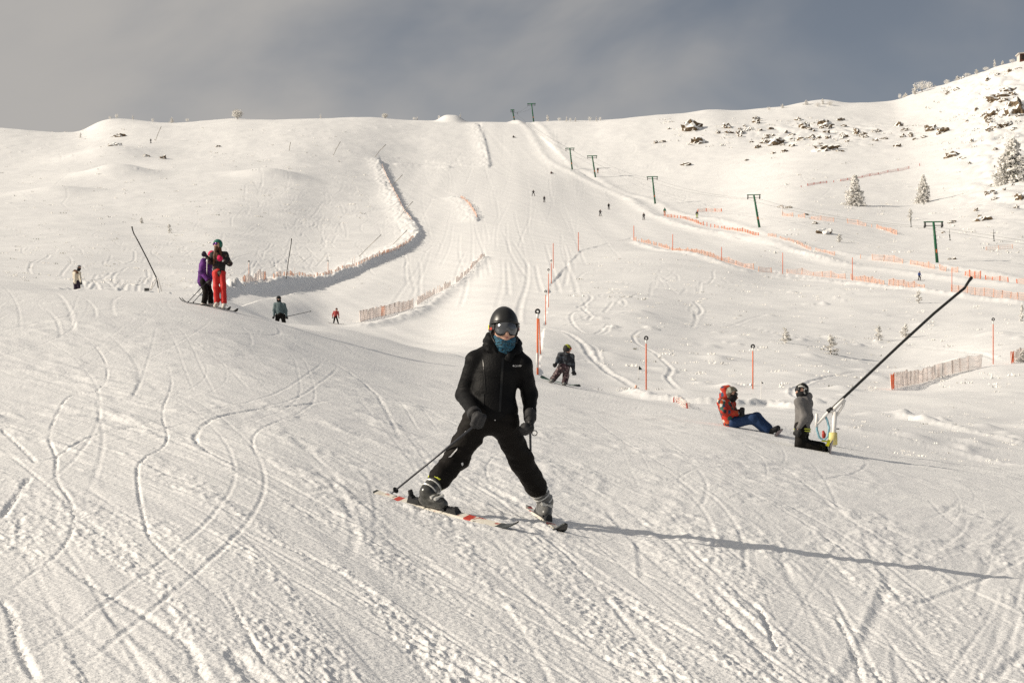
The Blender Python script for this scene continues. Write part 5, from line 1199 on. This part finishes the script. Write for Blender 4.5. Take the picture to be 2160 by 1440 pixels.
marker(525, 550, 603, 'pale marker pole right of the red-trousered woman', mt='netpale', rmin=100); marker(621, 565, 604, 'pale marker pole near the upright lance', mt='netsnow', knob=False, rmin=100); marker(692, 549, 592, 'marker pole with dark top on the ploughed bank', mt='netpale', rmin=100)
marker(743, 545, 574, 'short snowy stake on the bank, lower of two', mt='netsnow', knob=False, rmin=100); marker(748, 540, 571, 'short snowy stake on the bank, upper of two', mt='netsnow', knob=False, rmin=100)
marker(1650, 432, 456, 'thin stake at the start of the curving net', mt='netsnow', knob=False, rmin=250)
def flag(px, top, bot, label, size):
    g = ground(px, bot, 50); e = empty('marker_flag', g, label, 'flag', 'small dark flags'); J = pj(g.y)
    m = MB(); m.tube([g, Vector(J(px + 1, top))], 0.012, 6); put(m, 'stick', M['polesnow'], g, e)
    a = Vector(J(px + 1, top)); b = Vector(J(px + 1, top + size)); c = Vector(J(px + size * 0.9, top + size * 0.9, 0.05)); n = Vector((0, 0.01, 0))
    m = MB(); m.add([a - n, b - n, c - n, a + n, b + n, c + n], [(0, 1, 2), (5, 4, 3), (0, 3, 4, 1), (1, 4, 5, 2), (2, 5, 3, 0)]); put(m, 'pennant', M['boarddark'], g, e)
flag(1346, 770, 806, 'small dark triangular flag beside the tall marker pole', 10); flag(1605, 803, 845, 'tiny dark flag between the sitting and kneeling riders', 6); flag(1882, 789, 812, 'tiny dark flag above the pink net corner', 6)

# ------------------------------------------------------------------ snow lances
M['lance'] = mat('lance_tube', (0.016, 0.017, 0.016), 0.45)
M['lancefar'] = mat('lance_tube_rimed', (0.36, 0.34, 0.31), 0.6, var=0.3, vscale=3)
M['hose'] = mat('blue_hose', (0.22, 0.42, 0.50), 0.5, var=0.35, vscale=9)
M['pad'] = mat('yellow_pad', (0.72, 0.62, 0.25), 0.7, var=0.2, vscale=10)
def lance(basepx, path, label, detail=False, rmin=62, r=0.05, mt=None, depth_to=0.0):
    g = ground(*basepx, rmin); D = g.y; J = pj(D); e = empty('snow_lance', g, label, 'snow lance', 'snow lances')
    pts = [Vector(J(px, py, depth_to * i / max(len(path) - 1, 1))) for i, (px, py) in enumerate(path)]
    r = max(r, D * (0.00014 if mt else 0.00020)); mt = mt or M['lance']
    n = len(pts)
    m = MB(); m.tube(pts[:n - 2] if n > 3 else pts[:2], r, 10); put(m, 'lance_tube', mt, g, e, True)
    m = MB(); hp = pts[n - 3:] if n > 3 else pts[1:]; m.tube(hp, [r * 1.0] * (len(hp) - 1) + [r * 1.3], 10); put(m, 'lance_head', mt, g, e, True)
    if not detail:
        m = MB(); m.tube([g - Vector((0, 0, .2)), pts[0] + (pts[1] - pts[0]) * 0.1], [r * 1.3, r], 8); put(m, 'stand', M['polesnow'], g, e, True)
    return g, D, e
# the near one on the right with its frame
g, D, e = lance((1757, 940), [(1748, 868), (1780, 838), (1830, 791), (1900, 725), (1970, 661), (2018, 621), (2034, 608), (2043, 594), (2049, 586)], 'long black leaning snow lance with pale rimed frame beside the kneeling rider', True, rmin=20, r=0.027, depth_to=0.8); J = pj(D)
m = MB(); m.tube([Vector(J(1758, 945)), Vector(J(1759, 905)), Vector(J(1761, 868))], [0.05, 0.045, 0.045], 10); put(m, 'post', M['polesnow'], g, e, True)
m = MB(); m.tube([Vector(J(1757, 938)), Vector(J(1757, 912))], [0.085, 0.08], 12); put(m, 'pad', M['pad'], g, e, True)
for nm, pts, r in (('frame_bar', [(1724, 893), (1745, 872), (1752, 864)], .03), ('frame_bar', [(1754, 868), (1770, 852), (1781, 842)], .035), ('frame_bar', [(1765, 876), (1778, 856), (1782, 843)], .025), ('frame_bar', [(1722, 900), (1723, 872)], .028), ('frame_bar', [(1762, 868), (1752, 866), (1748, 864)], .04)):
    m = MB(); m.tube([Vector(J(*q)) for q in pts], r, 8); put(m, nm, M['polesnow'], g, e, True)
m = MB(); m.tube([Vector(J(*q)) for q in ((1724, 880), (1723, 905), (1728, 922), (1738, 929), (1746, 920), (1749, 902), (1745, 886), (1741, 878))], 0.022, 8); put(m, 'hose', M['hose'], g, e, True)
m = MB(); m.tube([Vector(J(1736, 908, 0.1)), Vector(J(1738, 916, 0.1)), Vector(J(1738, 924, 0.1))], [0.02, 0.04, 0.03], 8); put(m, 'valve', M['red'], g, e, True)
m = MB(); m.box(Vector(J(1766, 904)), 0.08, 0.02, 0.02); m.tube([Vector(J(1745, 868)), Vector(J(1755, 862))], 0.045, 8); put(m, 'clamp', M['lance'], g, e)
# left-hand ones
g, D, e = lance((337, 614), [(334, 608), (331, 588), (310, 545), (292, 510), (283, 494), (280, 486), (278, 478)], 'black leaning snow lance with bent tip on a white stand, left of the standing pair', rmin=100, r=0.045); J = pj(D)
for a, b in (((318, 612), (331, 590)), ((324, 592), (331, 586)), ((318, 612), (322, 594)), ((341, 614), (332, 586))):
    m = MB(); m.tube([Vector(J(*a)), Vector(J(*b))], 0.05, 7); put(m, 'frame_bar', M['polesnow'], g, e, True)
m = MB(); m.box(Vector(J(310, 611)), 0.35, 0.2, 0.22); put(m, 'control_box', M['bootshell'], g, e)
lance((603, 606), [(603, 604), (604, 580), (610, 540), (614, 515), (615, 503)], 'near upright dark snow lance behind the blue-grey skier', rmin=100, r=0.042)
for bx, path, lab in (((754, 546), [(754, 544), (775, 523), (804, 495)], 'leaning snow lance on the bank below the bend, largest of the faint ones'), ((827, 520), [(827, 518), (840, 504), (859, 485)], 'faint leaning lance right at the bend of the bank'),
      ((843, 460), [(843, 458), (855, 442), (871, 425)], 'faint leaning lance just above the bend'), ((821, 400), [(821, 398), (834, 384), (849, 369)], 'faint leaning lance half-way up the bank'), ((791, 332), [(791, 331), (801, 318), (814, 305)], 'faint leaning lance at the top of the bank'),
      ((703, 329), [(703, 328), (709, 315), (718, 299)], 'faint leaning lance on the plain slope left of the bank top'), ((328, 297), [(328, 296), (333, 283), (340, 267)], 'faint leaning lance high on the left-hand slope'), ((610, 320), [(610, 319), (611, 310), (613, 300)], 'faint short lance stub high left of centre')):
    lance(bx, path, lab, rmin=100, r=0.03, mt=M['lancefar'])

# ------------------------------------------------------------------ drag lift
M['liftgreen'] = mat('lift_green', (0.012, 0.105, 0.048), 0.45, var=0.15, vscale=2)
M['liftsteel'] = mat('lift_steel', (0.05, 0.055, 0.05), 0.5)
TOP = []
def tower(base, top, arm, label, rmin=200):
    g = ground(*base, rmin); D = g.y; J = pj(D); e = empty('lift_tower', g, label, 'lift tower', 'green drag-lift towers'); tp = Vector(J(*top)); d = tp - g; H_ = d.length
    R = 0.17 + D * 0.00006
    m = MB(); m.tube([g - d * 0.06, g + d * 0.6, tp], [R * 1.25, R * 1.05, R * 0.9], 12); ms = put(m, 'mast', M['liftgreen'], g, e, True)
    w = (arm[1] - arm[0]) / 2 / F * D; ax = Vector((1, -0.25, -0.02)).normalized()
    R2 = max(0.09, D * 0.00022)
    m = MB(); m.tube([tp - ax * w, tp + ax * w], R2, 6); put(m, 'crossarm', M['liftgreen'], g, e)
    m = MB(); m.tube([tp - ax * w * 0.75 - Vector((0, 0, .55)), tp + ax * w * 0.8 - Vector((0, 0, .55))], R2 * 0.6, 6); put(m, 'lower_bar', M['liftsteel'], g, e)
    ends = []
    for s_ in (-1, 1):
        c = tp + ax * (w * 0.86 * s_); pr = e
        m = MB(); m.box(c - Vector((0, 0, 0.38)), 0.14, 0.8, 0.62); sh = put(m, 'sheave_frame', M['liftsteel'], g, e)
        for k in (-0.35, 0.35):
            m = MB(); m.tube([c + Vector((-0.06 * s_, k, -0.62)), c + Vector((0.08 * s_, k, -0.62))], 0.24, 14); put(m, 'sheave', M['rubber'], g, sh)
        ends.append(c - Vector((0, 0, 0.9)))
    m = MB(); m.box(g + d * 0.28 + Vector((0, -R * 1.1, 0)), R * 1.1, 0.04, 0.5); put(m, 'number_plate', M['orange'], g, e)
    for k in range(5):
        m = MB(); m.box(g + d * (0.45 + 0.1 * k) + Vector((R * 1.1, 0, 0)), 0.3, 0.05, 0.05); put(m, 'rung', M['liftsteel'], g, e)
    TOP.append((D, ends, g))
tower((1977, 559), (1969, 468), (1951, 1992), 'green drag-lift tower, nearest and largest, at the far right'); tower((1602, 481), (1590, 411), (1579, 1608), 'green drag-lift tower, second from the nearest'); tower((1382, 429), (1376, 373), (1365, 1389), 'green drag-lift tower, third from the nearest')
tower((1256, 373), (1249, 329), (1240, 1262), 'green drag-lift tower, lower of the close pair mid-slope'); tower((1207, 358), (1202, 313), (1194, 1214), 'green drag-lift tower, upper of the close pair mid-slope'); tower((1126, 258), (1121, 219), (1113, 1131), 'green drag-lift tower on the skyline, tall', 500); tower((1085, 254), (1081, 232), (1078, 1086), 'pale rimed lift tower on the skyline, short', 500)
for k in (0, 1):
    pts = []
    TT = sorted(TOP)
    last = TT[0][1][k]; pts.append(last + (last - TT[1][1][k]) * 0.9)
    for (d0, e0, _), (d1, e1, _) in zip(TT[:-1], TT[1:]):
        for f in np.linspace(0, 1, 8, endpoint=False): q = e0[k].lerp(e1[k], f); q.z -= 4 * f * (1 - f) * 0.9; pts.append(q)
    pts.append(TT[-1][1][k]); m = MB(); m.tube(pts, 0.018, 4); o = put(m, 'lift_cable', M['liftsteel'], pts[0]); tag(o, ('uphill' if k == 0 else 'downhill') + ' haul cable strung between the green lift towers', 'cable')
def hanger(px, top, bot, label):
    D = hit0(px, bot + 22, 200)[1]; J = pj(D); g = Vector(J(px, top)); e = empty('drag_hanger', g, label, 'lift hanger', 'drag hangers on the lift line')
    m = MB(); m.tube([g, Vector(J(px, (top + bot) / 2))], 0.035, 5); put(m, 'rod', M['liftsteel'], g, e); m = MB(); m.tube([Vector(J(px, (top + bot) / 2)), Vector(J(px + 1, bot))], [0.10, 0.05], 6); put(m, 'spring_box', M['liftsteel'], g, e)
    m = MB(); c = Vector(J(px + 1, bot)); m.tube([c - Vector((.18, 0, .05)), c, c + Vector((.18, 0, -.05))], 0.05, 6); put(m, 'seat_disc', M['rubber'], g, e)
hanger(1921, 449, 478, 'dark drag hanger just uphill of the nearest lift tower'); hanger(2003, 484, 506, 'dark drag hanger just downhill of the nearest lift tower'); hanger(2096, 484, 508, 'dark drag hanger near the right edge of the lift line'); hanger(1091, 236, 240, 'tiny drag hanger against the sky beside the rimed tower')

# ------------------------------------------------------------------ rocks with snow caps
def rock_material():
    m = bpy.data.materials.new('rock_snow_cap'); m.use_nodes = True; t = m.node_tree; b = t.nodes['Principled BSDF']; b.inputs['Roughness'].default_value = 0.9; b.inputs['Specular IOR Level'].default_value = 0.15
    g = N(t, 'ShaderNodeNewGeometry'); sx = N(t, 'ShaderNodeSeparateXYZ'); t.links.new(g.outputs['Normal'], sx.inputs[0])
    n = N(t, 'ShaderNodeTexNoise'); n.inputs['Scale'].default_value = 0.9; n.inputs['Detail'].default_value = 6; t.links.new(g.outputs['Position'], n.inputs['Vector'])
    a = N(t, 'ShaderNodeMath', operation='MULTIPLY_ADD'); a.inputs[1].default_value = 1.0; t.links.new(n.outputs['Fac'], a.inputs[0]); t.links.new(sx.outputs['Z'], a.inputs[2])
    r = N(t, 'ShaderNodeMapRange'); r.inputs['From Min'].default_value = 0.60; r.inputs['From Max'].default_value = 0.76; t.links.new(a.outputs[0], r.inputs['Value'])
    rc = N(t, 'ShaderNodeValToRGB'); rc.color_ramp.elements[0].color = (0.055, 0.04, 0.028, 1); rc.color_ramp.elements[1].color = (0.26, 0.19, 0.12, 1); rc.color_ramp.elements[0].position = 0.35; rc.color_ramp.elements[1].position = 0.7
    n2 = N(t, 'ShaderNodeTexNoise'); n2.inputs['Scale'].default_value = 2.2; n2.inputs['Detail'].default_value = 8; t.links.new(g.outputs['Position'], n2.inputs['Vector']); t.links.new(n2.outputs['Fac'], rc.inputs[0])
    mx = N(t, 'ShaderNodeMix', data_type='RGBA'); t.links.new(r.outputs[0], mx.inputs[0]); t.links.new(rc.outputs[0], mx.inputs[6]); mx.inputs[7].default_value = (0.83, 0.83, 0.82, 1); t.links.new(mx.outputs[2], b.inputs['Base Color'])
    return m
M['rock'] = rock_material()
def rock_shape(seed):
    import bmesh
    bm = bmesh.new(); bmesh.ops.create_icosphere(bm, subdivisions=3, radius=1.0); V = np.array([v.co[:] for v in bm.verts]); Q = np.array([[v.index for v in f.verts] for f in bm.faces]); bm.free()
    n = noise3(V * 1.5 + seed * 7.7, seed) * 0.5 + noise3(V * 3.6 + seed * 3.3, seed + 3) * 0.42
    lay = 0.05 * np.sin(V[:, 2] * 11 + V[:, 0] * 3.5 + seed)          # bedding ledges
    V = V * (1 + n + lay * (1 - V[:, 2] ** 2))[:, None]
    V[:, 2] = np.where(V[:, 2] > 0.55, 0.55 + (V[:, 2] - 0.55) * 0.7, V[:, 2])
    return mesh_np('rock', V, Q, M['rock'], smooth=False)
RS = [rock_shape(i) for i in range(8)]
def rock(px, py, w, h_, label, group=None, rmin=66, k=None):
    g = ground(px, py + h_ * 0.35, rmin); D = g.y; o = link('rock', RS[(k if k is not None else random.randrange(8)) % 8]); sx = w / 2 / F * D; sz = h_ / 2 / F * D
    o.location = g + Vector((0, sx * 0.3, -sz * 0.05)); o.scale = (sx * 1.05, sx * random.uniform(.7, 1.1), max(sz * 1.35, sx * 0.5)); o.rotation_euler = (random.uniform(-.15, .15), random.uniform(-.2, .2), random.uniform(0, 6.28) if w < h_ * 1.7 else random.uniform(-.3, .3))
    tag(o, label, 'rock', group)
BIG = [(1459, 262, 38, 26, 'slanting layered dark rock, leftmost large one of the upper outcrop'), (1474, 292, 24, 16, 'brown blocky rock just below the slanting layered one'), (1737, 311, 46, 18, 'wide brown undercut rock at the foot of the outcrop'), (1637, 293, 30, 24, 'tall brown rock face near the middle of the outcrop'),
 (1696, 267, 20, 18, 'dark rock on the upper rim of the outcrop above the wide one'), (1742, 258, 24, 20, 'pair-like dark rock high in the outcrop middle'), (1807, 276, 18, 20, 'upright brown rock right of the outcrop middle'), (1896, 264, 16, 14, 'dark rock on the smooth slope right of the outcrop'), (1966, 268, 22, 16, 'grey rock, lower right end of the outcrop'), (1991, 275, 22, 16, 'snowy grey rock beside the grey end rock'),
 (2098, 238, 34, 24, 'big layered rock on the right-hand crag'), (2112, 203, 38, 18, 'flat slab rock at the top of the right-hand crag'), (2146, 222, 46, 44, 'largest mossy rock face at the right edge'), (2101, 268, 26, 18, 'speckled rock below the right-hand crag'), (2128, 264, 20, 14, 'small rock right of the speckled one'), (1740, 489, 24, 16, 'lone dark rock with snow cap below the curving net'), (2012, 328, 28, 12, 'low brown rock between the two rock bands'), (2077, 462, 30, 14, 'snow-capped rock below the big frosted tree'), (2154, 418, 22, 18, 'dark rock at the right edge under the frosted tree'), (1447, 347, 22, 6, 'flat dark rock strip alone on the smooth slope'),
 (2008, 550, 16, 6, 'low flat rock by the nearest lift tower'), (242, 308, 22, 10, 'dark rock in the shaded hollow under the left knoll'), (253, 284, 22, 9, 'snow-capped rock under the left knoll top'), (2125, 190, 26, 12, 'thin ledge rock above the crag near the hut'), (1532, 265, 18, 12, 'dark rock on the upper rim left of the outcrop middle')]
for i, (px, py, w, h_, lab) in enumerate(BIG): rock(px, py, w * 1.2, h_ * 1.25, lab, k=i, rmin=200)
small = [(1410, 269), (1383, 297), (1398, 296), (1515, 277), (1540, 270), (1582, 273), (1602, 277), (1585, 297), (1614, 296), (1626, 272), (1652, 303), (1672, 285), (1690, 293), (1713, 288), (1671, 304), (1748, 268), (1822, 284), (1828, 290), (1780, 265), (1845, 280), (1909, 275), (1905, 285), (1950, 288), (1930, 292), (2060, 232), (2077, 242), (2090, 252), (2085, 208), (2140, 200), (2150, 245), (2120, 215), (2140, 275), (2000, 195), (2020, 188), (2085, 170), (2104, 160), (2130, 150), (2150, 145), (2030, 335), (2046, 345), (2100, 320), (1576, 336), (1720, 470), (1700, 452), (2060, 446), (2010, 470), (2120, 405), (2100, 412), (2145, 440), (2092, 405), (344, 330), (309, 331), (460, 305), (1895, 305), (2040, 254), (2050, 300), (1990, 488), (1664, 440), (1648, 436), (2135, 395)]
rr_ = random.Random(5)
for _ in range(20): small.append((rr_.gauss(1700, 110), rr_.gauss(284, 15)))
for _ in range(7): small.append((min(2158, rr_.gauss(2110, 45)), rr_.gauss(235, 35)))
for _ in range(3): small.append((min(2158, rr_.gauss(2090, 50)), rr_.gauss(420, 35)))
for _ in range(26): small.append((rr_.gauss(1690, 75), rr_.gauss(287, 10)))
def rock_place(px, py):
    if px < 700: return 'small rock poking out of the snow below the left-hand knoll', 'small rocks below the left knoll'
    if py > 350: return 'small brown rock on the rough snow below the big right-edge tree', 'small rocks below the big tree'
    if px > 1990: return 'small brown rock among the crags below the skyline hut', 'small rocks of the right-hand crag'
    if px < 1560: return 'small brown rock near the slanting layered rock, left end of the outcrop', 'small rocks at the left end of the outcrop'
    if px < 1790: return 'small brown rock crowded into the middle of the long outcrop', 'small rocks in the middle of the outcrop'
    return 'small brown rock at the thinning right end of the long outcrop', 'small rocks at the right end of the outcrop'
for px, py in small:
    la_, gr_ = rock_place(px, py); rock(px, py, random.uniform(7, 18), random.uniform(6, 14), la_, gr_, rmin=200)
lumps = [(73, 328), (110, 345), (465, 408), (338, 413), (300, 376), (371, 393), (560, 262), (230, 440), (430, 470), (88, 470), (640, 470)]
M_snowrock = M['rock']
# ------------------------------------------------------------------ frosted trees
M['needle'] = mat('frosted_needle', (0.22, 0.22, 0.18), 0.8)
M['bark'] = mat('bark', (0.34, 0.31, 0.28), 0.9)
M['rime'] = mat('tree_rime', (0.82, 0.80, 0.765), 0.75, spec=0.2)
def tree_mesh(kind, seed, n, dark):
    """unit-high crown of small frosted sprays; returns crown mesh and trunk mesh"""
    rn = np.random.default_rng(seed); V = []; Fs = []; mi = []
    m = MB()
    if kind == 'cone':
        lay = 11
        for L_ in range(lay):
            t = L_ / (lay - 1); z = 0.06 + 0.90 * t; R = 0.36 * (1 - t) ** 0.8 + 0.03; nb = int(5 + 7 * (1 - t))
            for b in range(nb):
                a = 2 * math.pi * (b + rn.random()) / nb; Rr = R * rn.uniform(0.6, 1.15)
                m.tube([(0, 0, z), (Rr * math.cos(a) * .6, Rr * math.sin(a) * .6, z - 0.01), (Rr * math.cos(a), Rr * math.sin(a), z - 0.07 * (1 - t) - 0.02)], [0.012, 0.008, 0.004], 4)
                for k in range(int(n / (lay * nb)) + 1):
                    f = rn.uniform(0.15, 1.05); c = np.array((Rr * f * math.cos(a), Rr * f * math.sin(a), z - 0.09 * f * (1 - t) + rn.normal(0, 0.012))) + rn.normal(0, 0.022, 3)
                    V.append(c)
    elif kind == 'ball':
        for k in range(n):
            d = rn.normal(0, 1, 3); d /= np.linalg.norm(d); r = 0.5 * rn.random() ** 0.35 * (0.78 + 0.22 * math.sin(d[0] * 7 + seed) * math.sin(d[2] * 6 + d[1] * 5)); V.append(np.array((d[0] * r, d[1] * r, 0.48 + d[2] * r * 0.92)))
    else:   # young, ragged sapling
        ns = 7
        for b in range(ns * 4):
            z = rn.uniform(0.05, 0.85); a = rn.random() * 6.28; R = (0.34 * (1 - z) + 0.06) * rn.uniform(.5, 1.2); tip = np.array((R * math.cos(a), R * math.sin(a), z + rn.uniform(-.05, .10)))
            m.tube([(0, 0, max(z - .05, 0)), tuple(tip)], [0.014, 0.006], 4)
            for k in range(n // (ns * 4) + 1): f = rn.random() ** 0.6; V.append(np.array((0, 0, z - .05)) * (1 - f) + tip * f + rn.normal(0, 0.024, 3))
        for k in range(n // 8): V.append(np.array((0, 0, rn.uniform(0.1, 1.0))) + rn.normal(0, 0.018, 3))
    pts = np.array(V); nv = []; nf = []; nm = []
    for c in pts:
        s_ = rn.uniform(0.018, 0.045) * (1.3 if kind == 'sap' else 1.0); A = rn.normal(0, 1, (3, 3)); A /= np.linalg.norm(A, axis=1)[:, None]
        b0 = len(nv)
        for q in ((1, 0, 0), (-.5, .8, 0), (-.5, -.8, 0), (0, 0, 0.75), (0, 0, -0.6)): nv.append(c + (np.array(q) @ A) * s_)
        frost = rn.random() > dark
        for f in ((0, 1, 3), (1, 2, 3), (2, 0, 3), (1, 0, 4), (2, 1, 4), (0, 2, 4)): nf.append([b0 + i for i in f]); nm.append(0 if frost else 1)
    crown = mesh_np('crown', nv, np.array(nf), [M['rime'], M['needle']], smooth=False, mi=nm)
    m.tube([(0, 0, -0.08), (0.01, 0, 0.4), (0, 0, 0.95)], [0.035, 0.022, 0.006], 7)
    return crown, m.mesh('trunk', M['bark'])
TM = {'cone': [tree_mesh('cone', 1, 2600, 0.07), tree_mesh('cone', 2, 2400, 0.09)], 'big': [tree_mesh('cone', 5, 4200, 0.14)], 'sap': [tree_mesh('sap', 3, 700, 0.04), tree_mesh('sap', 4, 620, 0.06), tree_mesh('sap', 6, 560, 0.04)], 'ball': [tree_mesh('ball', 7, 1500, 0.10)], 'rime': [tree_mesh('sap', 8, 420, 0.0), tree_mesh('ball', 9, 500, 0.0)]}
def tree(px, bot, w, h_, kind, label, name='fir_tree', cat='tree', group=None, rmin=66, k=0, rz=0.0):
    g = ground(px, bot, rmin); D = g.y; H_ = h_ / F * D; Wd = w / F * D; e = empty(name, g, label, cat, group, rz); cr, tk = TM[kind][k % len(TM[kind])]
    base_w = {'cone': 0.74, 'big': 0.74, 'sap': 0.72, 'ball': 0.95, 'rime': 0.8}[kind]
    for nm, me in (('crown', cr), ('trunk', tk)): o = link(nm, me, e); o.scale = (Wd / base_w, Wd / base_w, H_)
tree(1803, 433, 52, 62, 'cone', 'snow-laden conical fir, left of the two on the right slope', k=0, rmin=200); tree(1947, 424, 40, 58, 'cone', 'snow-laden slim fir, right of the two on the right slope', k=1, rmin=200); tree(2136, 388, 88, 92, 'big', 'largest frosted tree at the right edge under the crag', rmin=200)
for i, (px, bot, w, h_, lab) in enumerate([(1657, 726, 26, 34, 'frosted sapling, leftmost of the four in the hollow'), (1752, 744, 42, 42, 'bushiest frosted sapling in the hollow'), (1853, 712, 24, 32, 'slim pointed frosted sapling in the hollow'), (1909, 706, 26, 30, 'frosted sapling just left of the leaning lance'), (1938, 641, 20, 28, 'frosted sapling below the long net end'), (2156, 680, 16, 44, 'frosted sapling cut by the right edge'), (2158, 758, 30, 26, 'frosted bush beside the right-edge net panel'), (1920, 467, 16, 26, 'frosted sapling uphill of the nearest lift tower'), (1770, 512, 20, 18, 'small frosted sapling below the lone rock'), (298, 472, 10, 14, 'tiny frosted sapling above the leaning left lance'), (357, 490, 14, 20, 'tiny frosted sapling right of the leaning left lance')]):
    tree(px, bot, w, h_, 'sap', lab, 'frosted_sapling', 'sapling', k=i, rz=i * 1.3)
tree(501, 252, 28, 24, 'ball', 'round frosted tree standing on the left skyline', 'frosted_tree', rmin=500); tree(812, 248, 16, 13, 'ball', 'small frosted bush on the skyline left of the heap', 'frosted_bush', 'bush', rmin=500)
sk = [(1155, 258, 12, 14), (1180, 258, 8, 8), (1195, 259, 7, 9), (1203, 259, 6, 8), (1214, 259, 6, 8), (1244, 258, 8, 10), (1258, 257, 6, 8), (1266, 256, 6, 9), (676, 250, 6, 8), (874, 251, 8, 6), (880, 251, 6, 6), (926, 251, 5, 9), (971, 251, 6, 10), (246, 254, 8, 10), (280, 254, 6, 8), (322, 257, 7, 8), (362, 258, 14, 10), (395, 256, 9, 7), (170, 290, 8, 10), (232, 256, 6, 6), (2098, 140, 10, 16), (1997, 170, 12, 16), (1972, 172, 12, 8), (1898, 206, 8, 12), (1910, 202, 22, 12), (1945, 192, 26, 26), (1930, 197, 18, 22), (1960, 186, 18, 22), (1735, 224, 12, 10), (1725, 226, 14, 8), (1700, 226, 16, 8), (1750, 224, 16, 9), (2020, 168, 14, 8), (2040, 160, 16, 8), (2060, 155, 16, 8), (2080, 148, 14, 8), (1650, 230, 12, 7), (1622, 233, 10, 7), (2115, 135, 12, 8), (2135, 132, 12, 8)]
for i, (px, bot, w, h_) in enumerate(sk): tree(px, bot + 1, w, h_ + 2, 'rime', *((('rime-coated shrub on the skyline of the left-hand knoll', 'rimed_shrub', 'shrub', 'rimed shrubs on the left knoll') if px < 450 else ('tiny rime-coated shrub on the skyline near the round heap', 'rimed_shrub', 'shrub', 'rimed shrubs near the heap') if px < 1000 else
    ('rime-coated shrub in the skyline row right of the tall lift tower', 'rimed_shrub', 'shrub', 'rimed shrubs right of the lift tower') if px < 1400 else ('low rime-coated shrub on the skyline above the long outcrop', 'rimed_shrub', 'shrub', 'rimed shrubs above the outcrop') if px < 1850 else
    ('rime-coated shrub in the thick white clump where the skyline steepens', 'rimed_shrub', 'shrub', 'rimed shrubs in the white clump') if px < 1985 else ('rime-coated shrub on the steep skyline below the hut', 'rimed_shrub', 'shrub', 'rimed shrubs below the hut'))), rmin=500, k=i, rz=i * 0.9)
# frosted twigs and tufts sticking out of the untouched snow: nobody could count them
def tufts():
    rn = np.random.default_rng(21); V = []; Fs = []; mi = []
    spots = []
    def area(n, xr, yr, rmin, sz):
        for _ in range(n): spots.append((rn.uniform(*xr), rn.uniform(*yr), rmin, rn.uniform(*sz)))
    area(110, (1790, 2165), (860, 975), 40, (.02, .055)); area(260, (1260, 2160), (640, 830), 70, (.06, .16)); area(160, (1200, 1950), (540, 640), 120, (.08, .2)); area(260, (0, 500), (480, 600), 80, (.08, .2)); area(260, (0, 780), (270, 480), 150, (.15, .4)); area(160, (1600, 2160), (300, 540), 200, (.15, .45)); area(110, (1950, 2160), (150, 320), 300, (.3, .8)); area(110, (1390, 2000), (250, 312), 300, (.3, .7)); area(60, (250, 560), (590, 615), 100, (.06, .14)); area(70, (500, 870), (500, 612), 100, (.06, .16))
    for px, py, rmin, sz in spots:
        q = hit0(px, py, rmin); z = gz(q[0], q[1]); dk = rn.random() < 0.10
        for k in range(int(rn.integers(4, 11))):
            c = np.array((q[0], q[1], z)) + np.array((rn.normal(0, sz * 1.4), rn.normal(0, sz), 0)); up = np.array((rn.normal(0, .4), rn.normal(0, .3), rn.uniform(.3, 1.1))) * sz; w = sz * rn.uniform(.25, .6)
            b0 = len(V); a = rn.random() * 2
            for j in range(3): V.append(c + np.array((math.cos(a + 2.1 * j), math.sin(a + 2.1 * j), -0.3)) * w)
            V.append(c + up)
            for f in ((0, 1, 3), (1, 2, 3), (2, 0, 3)): Fs.append([b0 + i for i in f]); mi.append(1 if dk and k % 2 else 0)
    o = link('frosted_tufts', mesh_np('frosted_tufts', V, np.array(Fs), [M['rime'], M['needle']], smooth=False, mi=mi)); tag(o, 'frosted grass tufts and twigs poking through untouched snow', 'tufts', kind='stuff')
tufts()
# ------------------------------------------------------------------ hut on the right skyline
def hut():
    g = ground(2160, 128, 500); D = g.y; e = empty('hut', g, 'small brown hut with pale roof on the right skyline', 'hut'); M['hutwall'] = mat('hut_boards', (0.16, 0.06, 0.04), 0.8, var=0.2, vscale=3); M['hutdark'] = mat('hut_opening', (0.02, 0.015, 0.013), 0.6); M['hutroof'] = mat('hut_roof', (0.55, 0.52, 0.48), 0.7)
    cx = Vector((0.9, 1.5, 0))
    m = MB(); m.box(g + cx + Vector((0, 0, 1.0)), 5.2, 4.0, 3.4); put(m, 'wall', M['hutwall'], g, e)
    m = MB(); m.box(g + cx + Vector((0, 0, 3.0)), 6.4, 5.0, 0.35, Matrix.Rotation(-0.08, 3, 'Y')); put(m, 'roof', M['hutroof'], g, e)
    for x in (-1.35, 1.2):
        m = MB(); m.box(g + cx + Vector((x, -2.03, 1.35)), 1.9, 0.1, 1.9); w_ = put(m, 'window', M['hutdark'], g, e)
        for k in (-0.5, 0.5):
            m = MB(); m.box(g + cx + Vector((x + k, -2.1, 1.35)), 0.12, 0.06, 1.9); put(m, 'mullion', M['hutwall'], g, w_)
    m = MB(); m.box(g + cx + Vector((-2.64, 0, 1.0)), 0.12, 4.1, 3.3); put(m, 'corner_board', M['hutroof'], g, e)
hut()
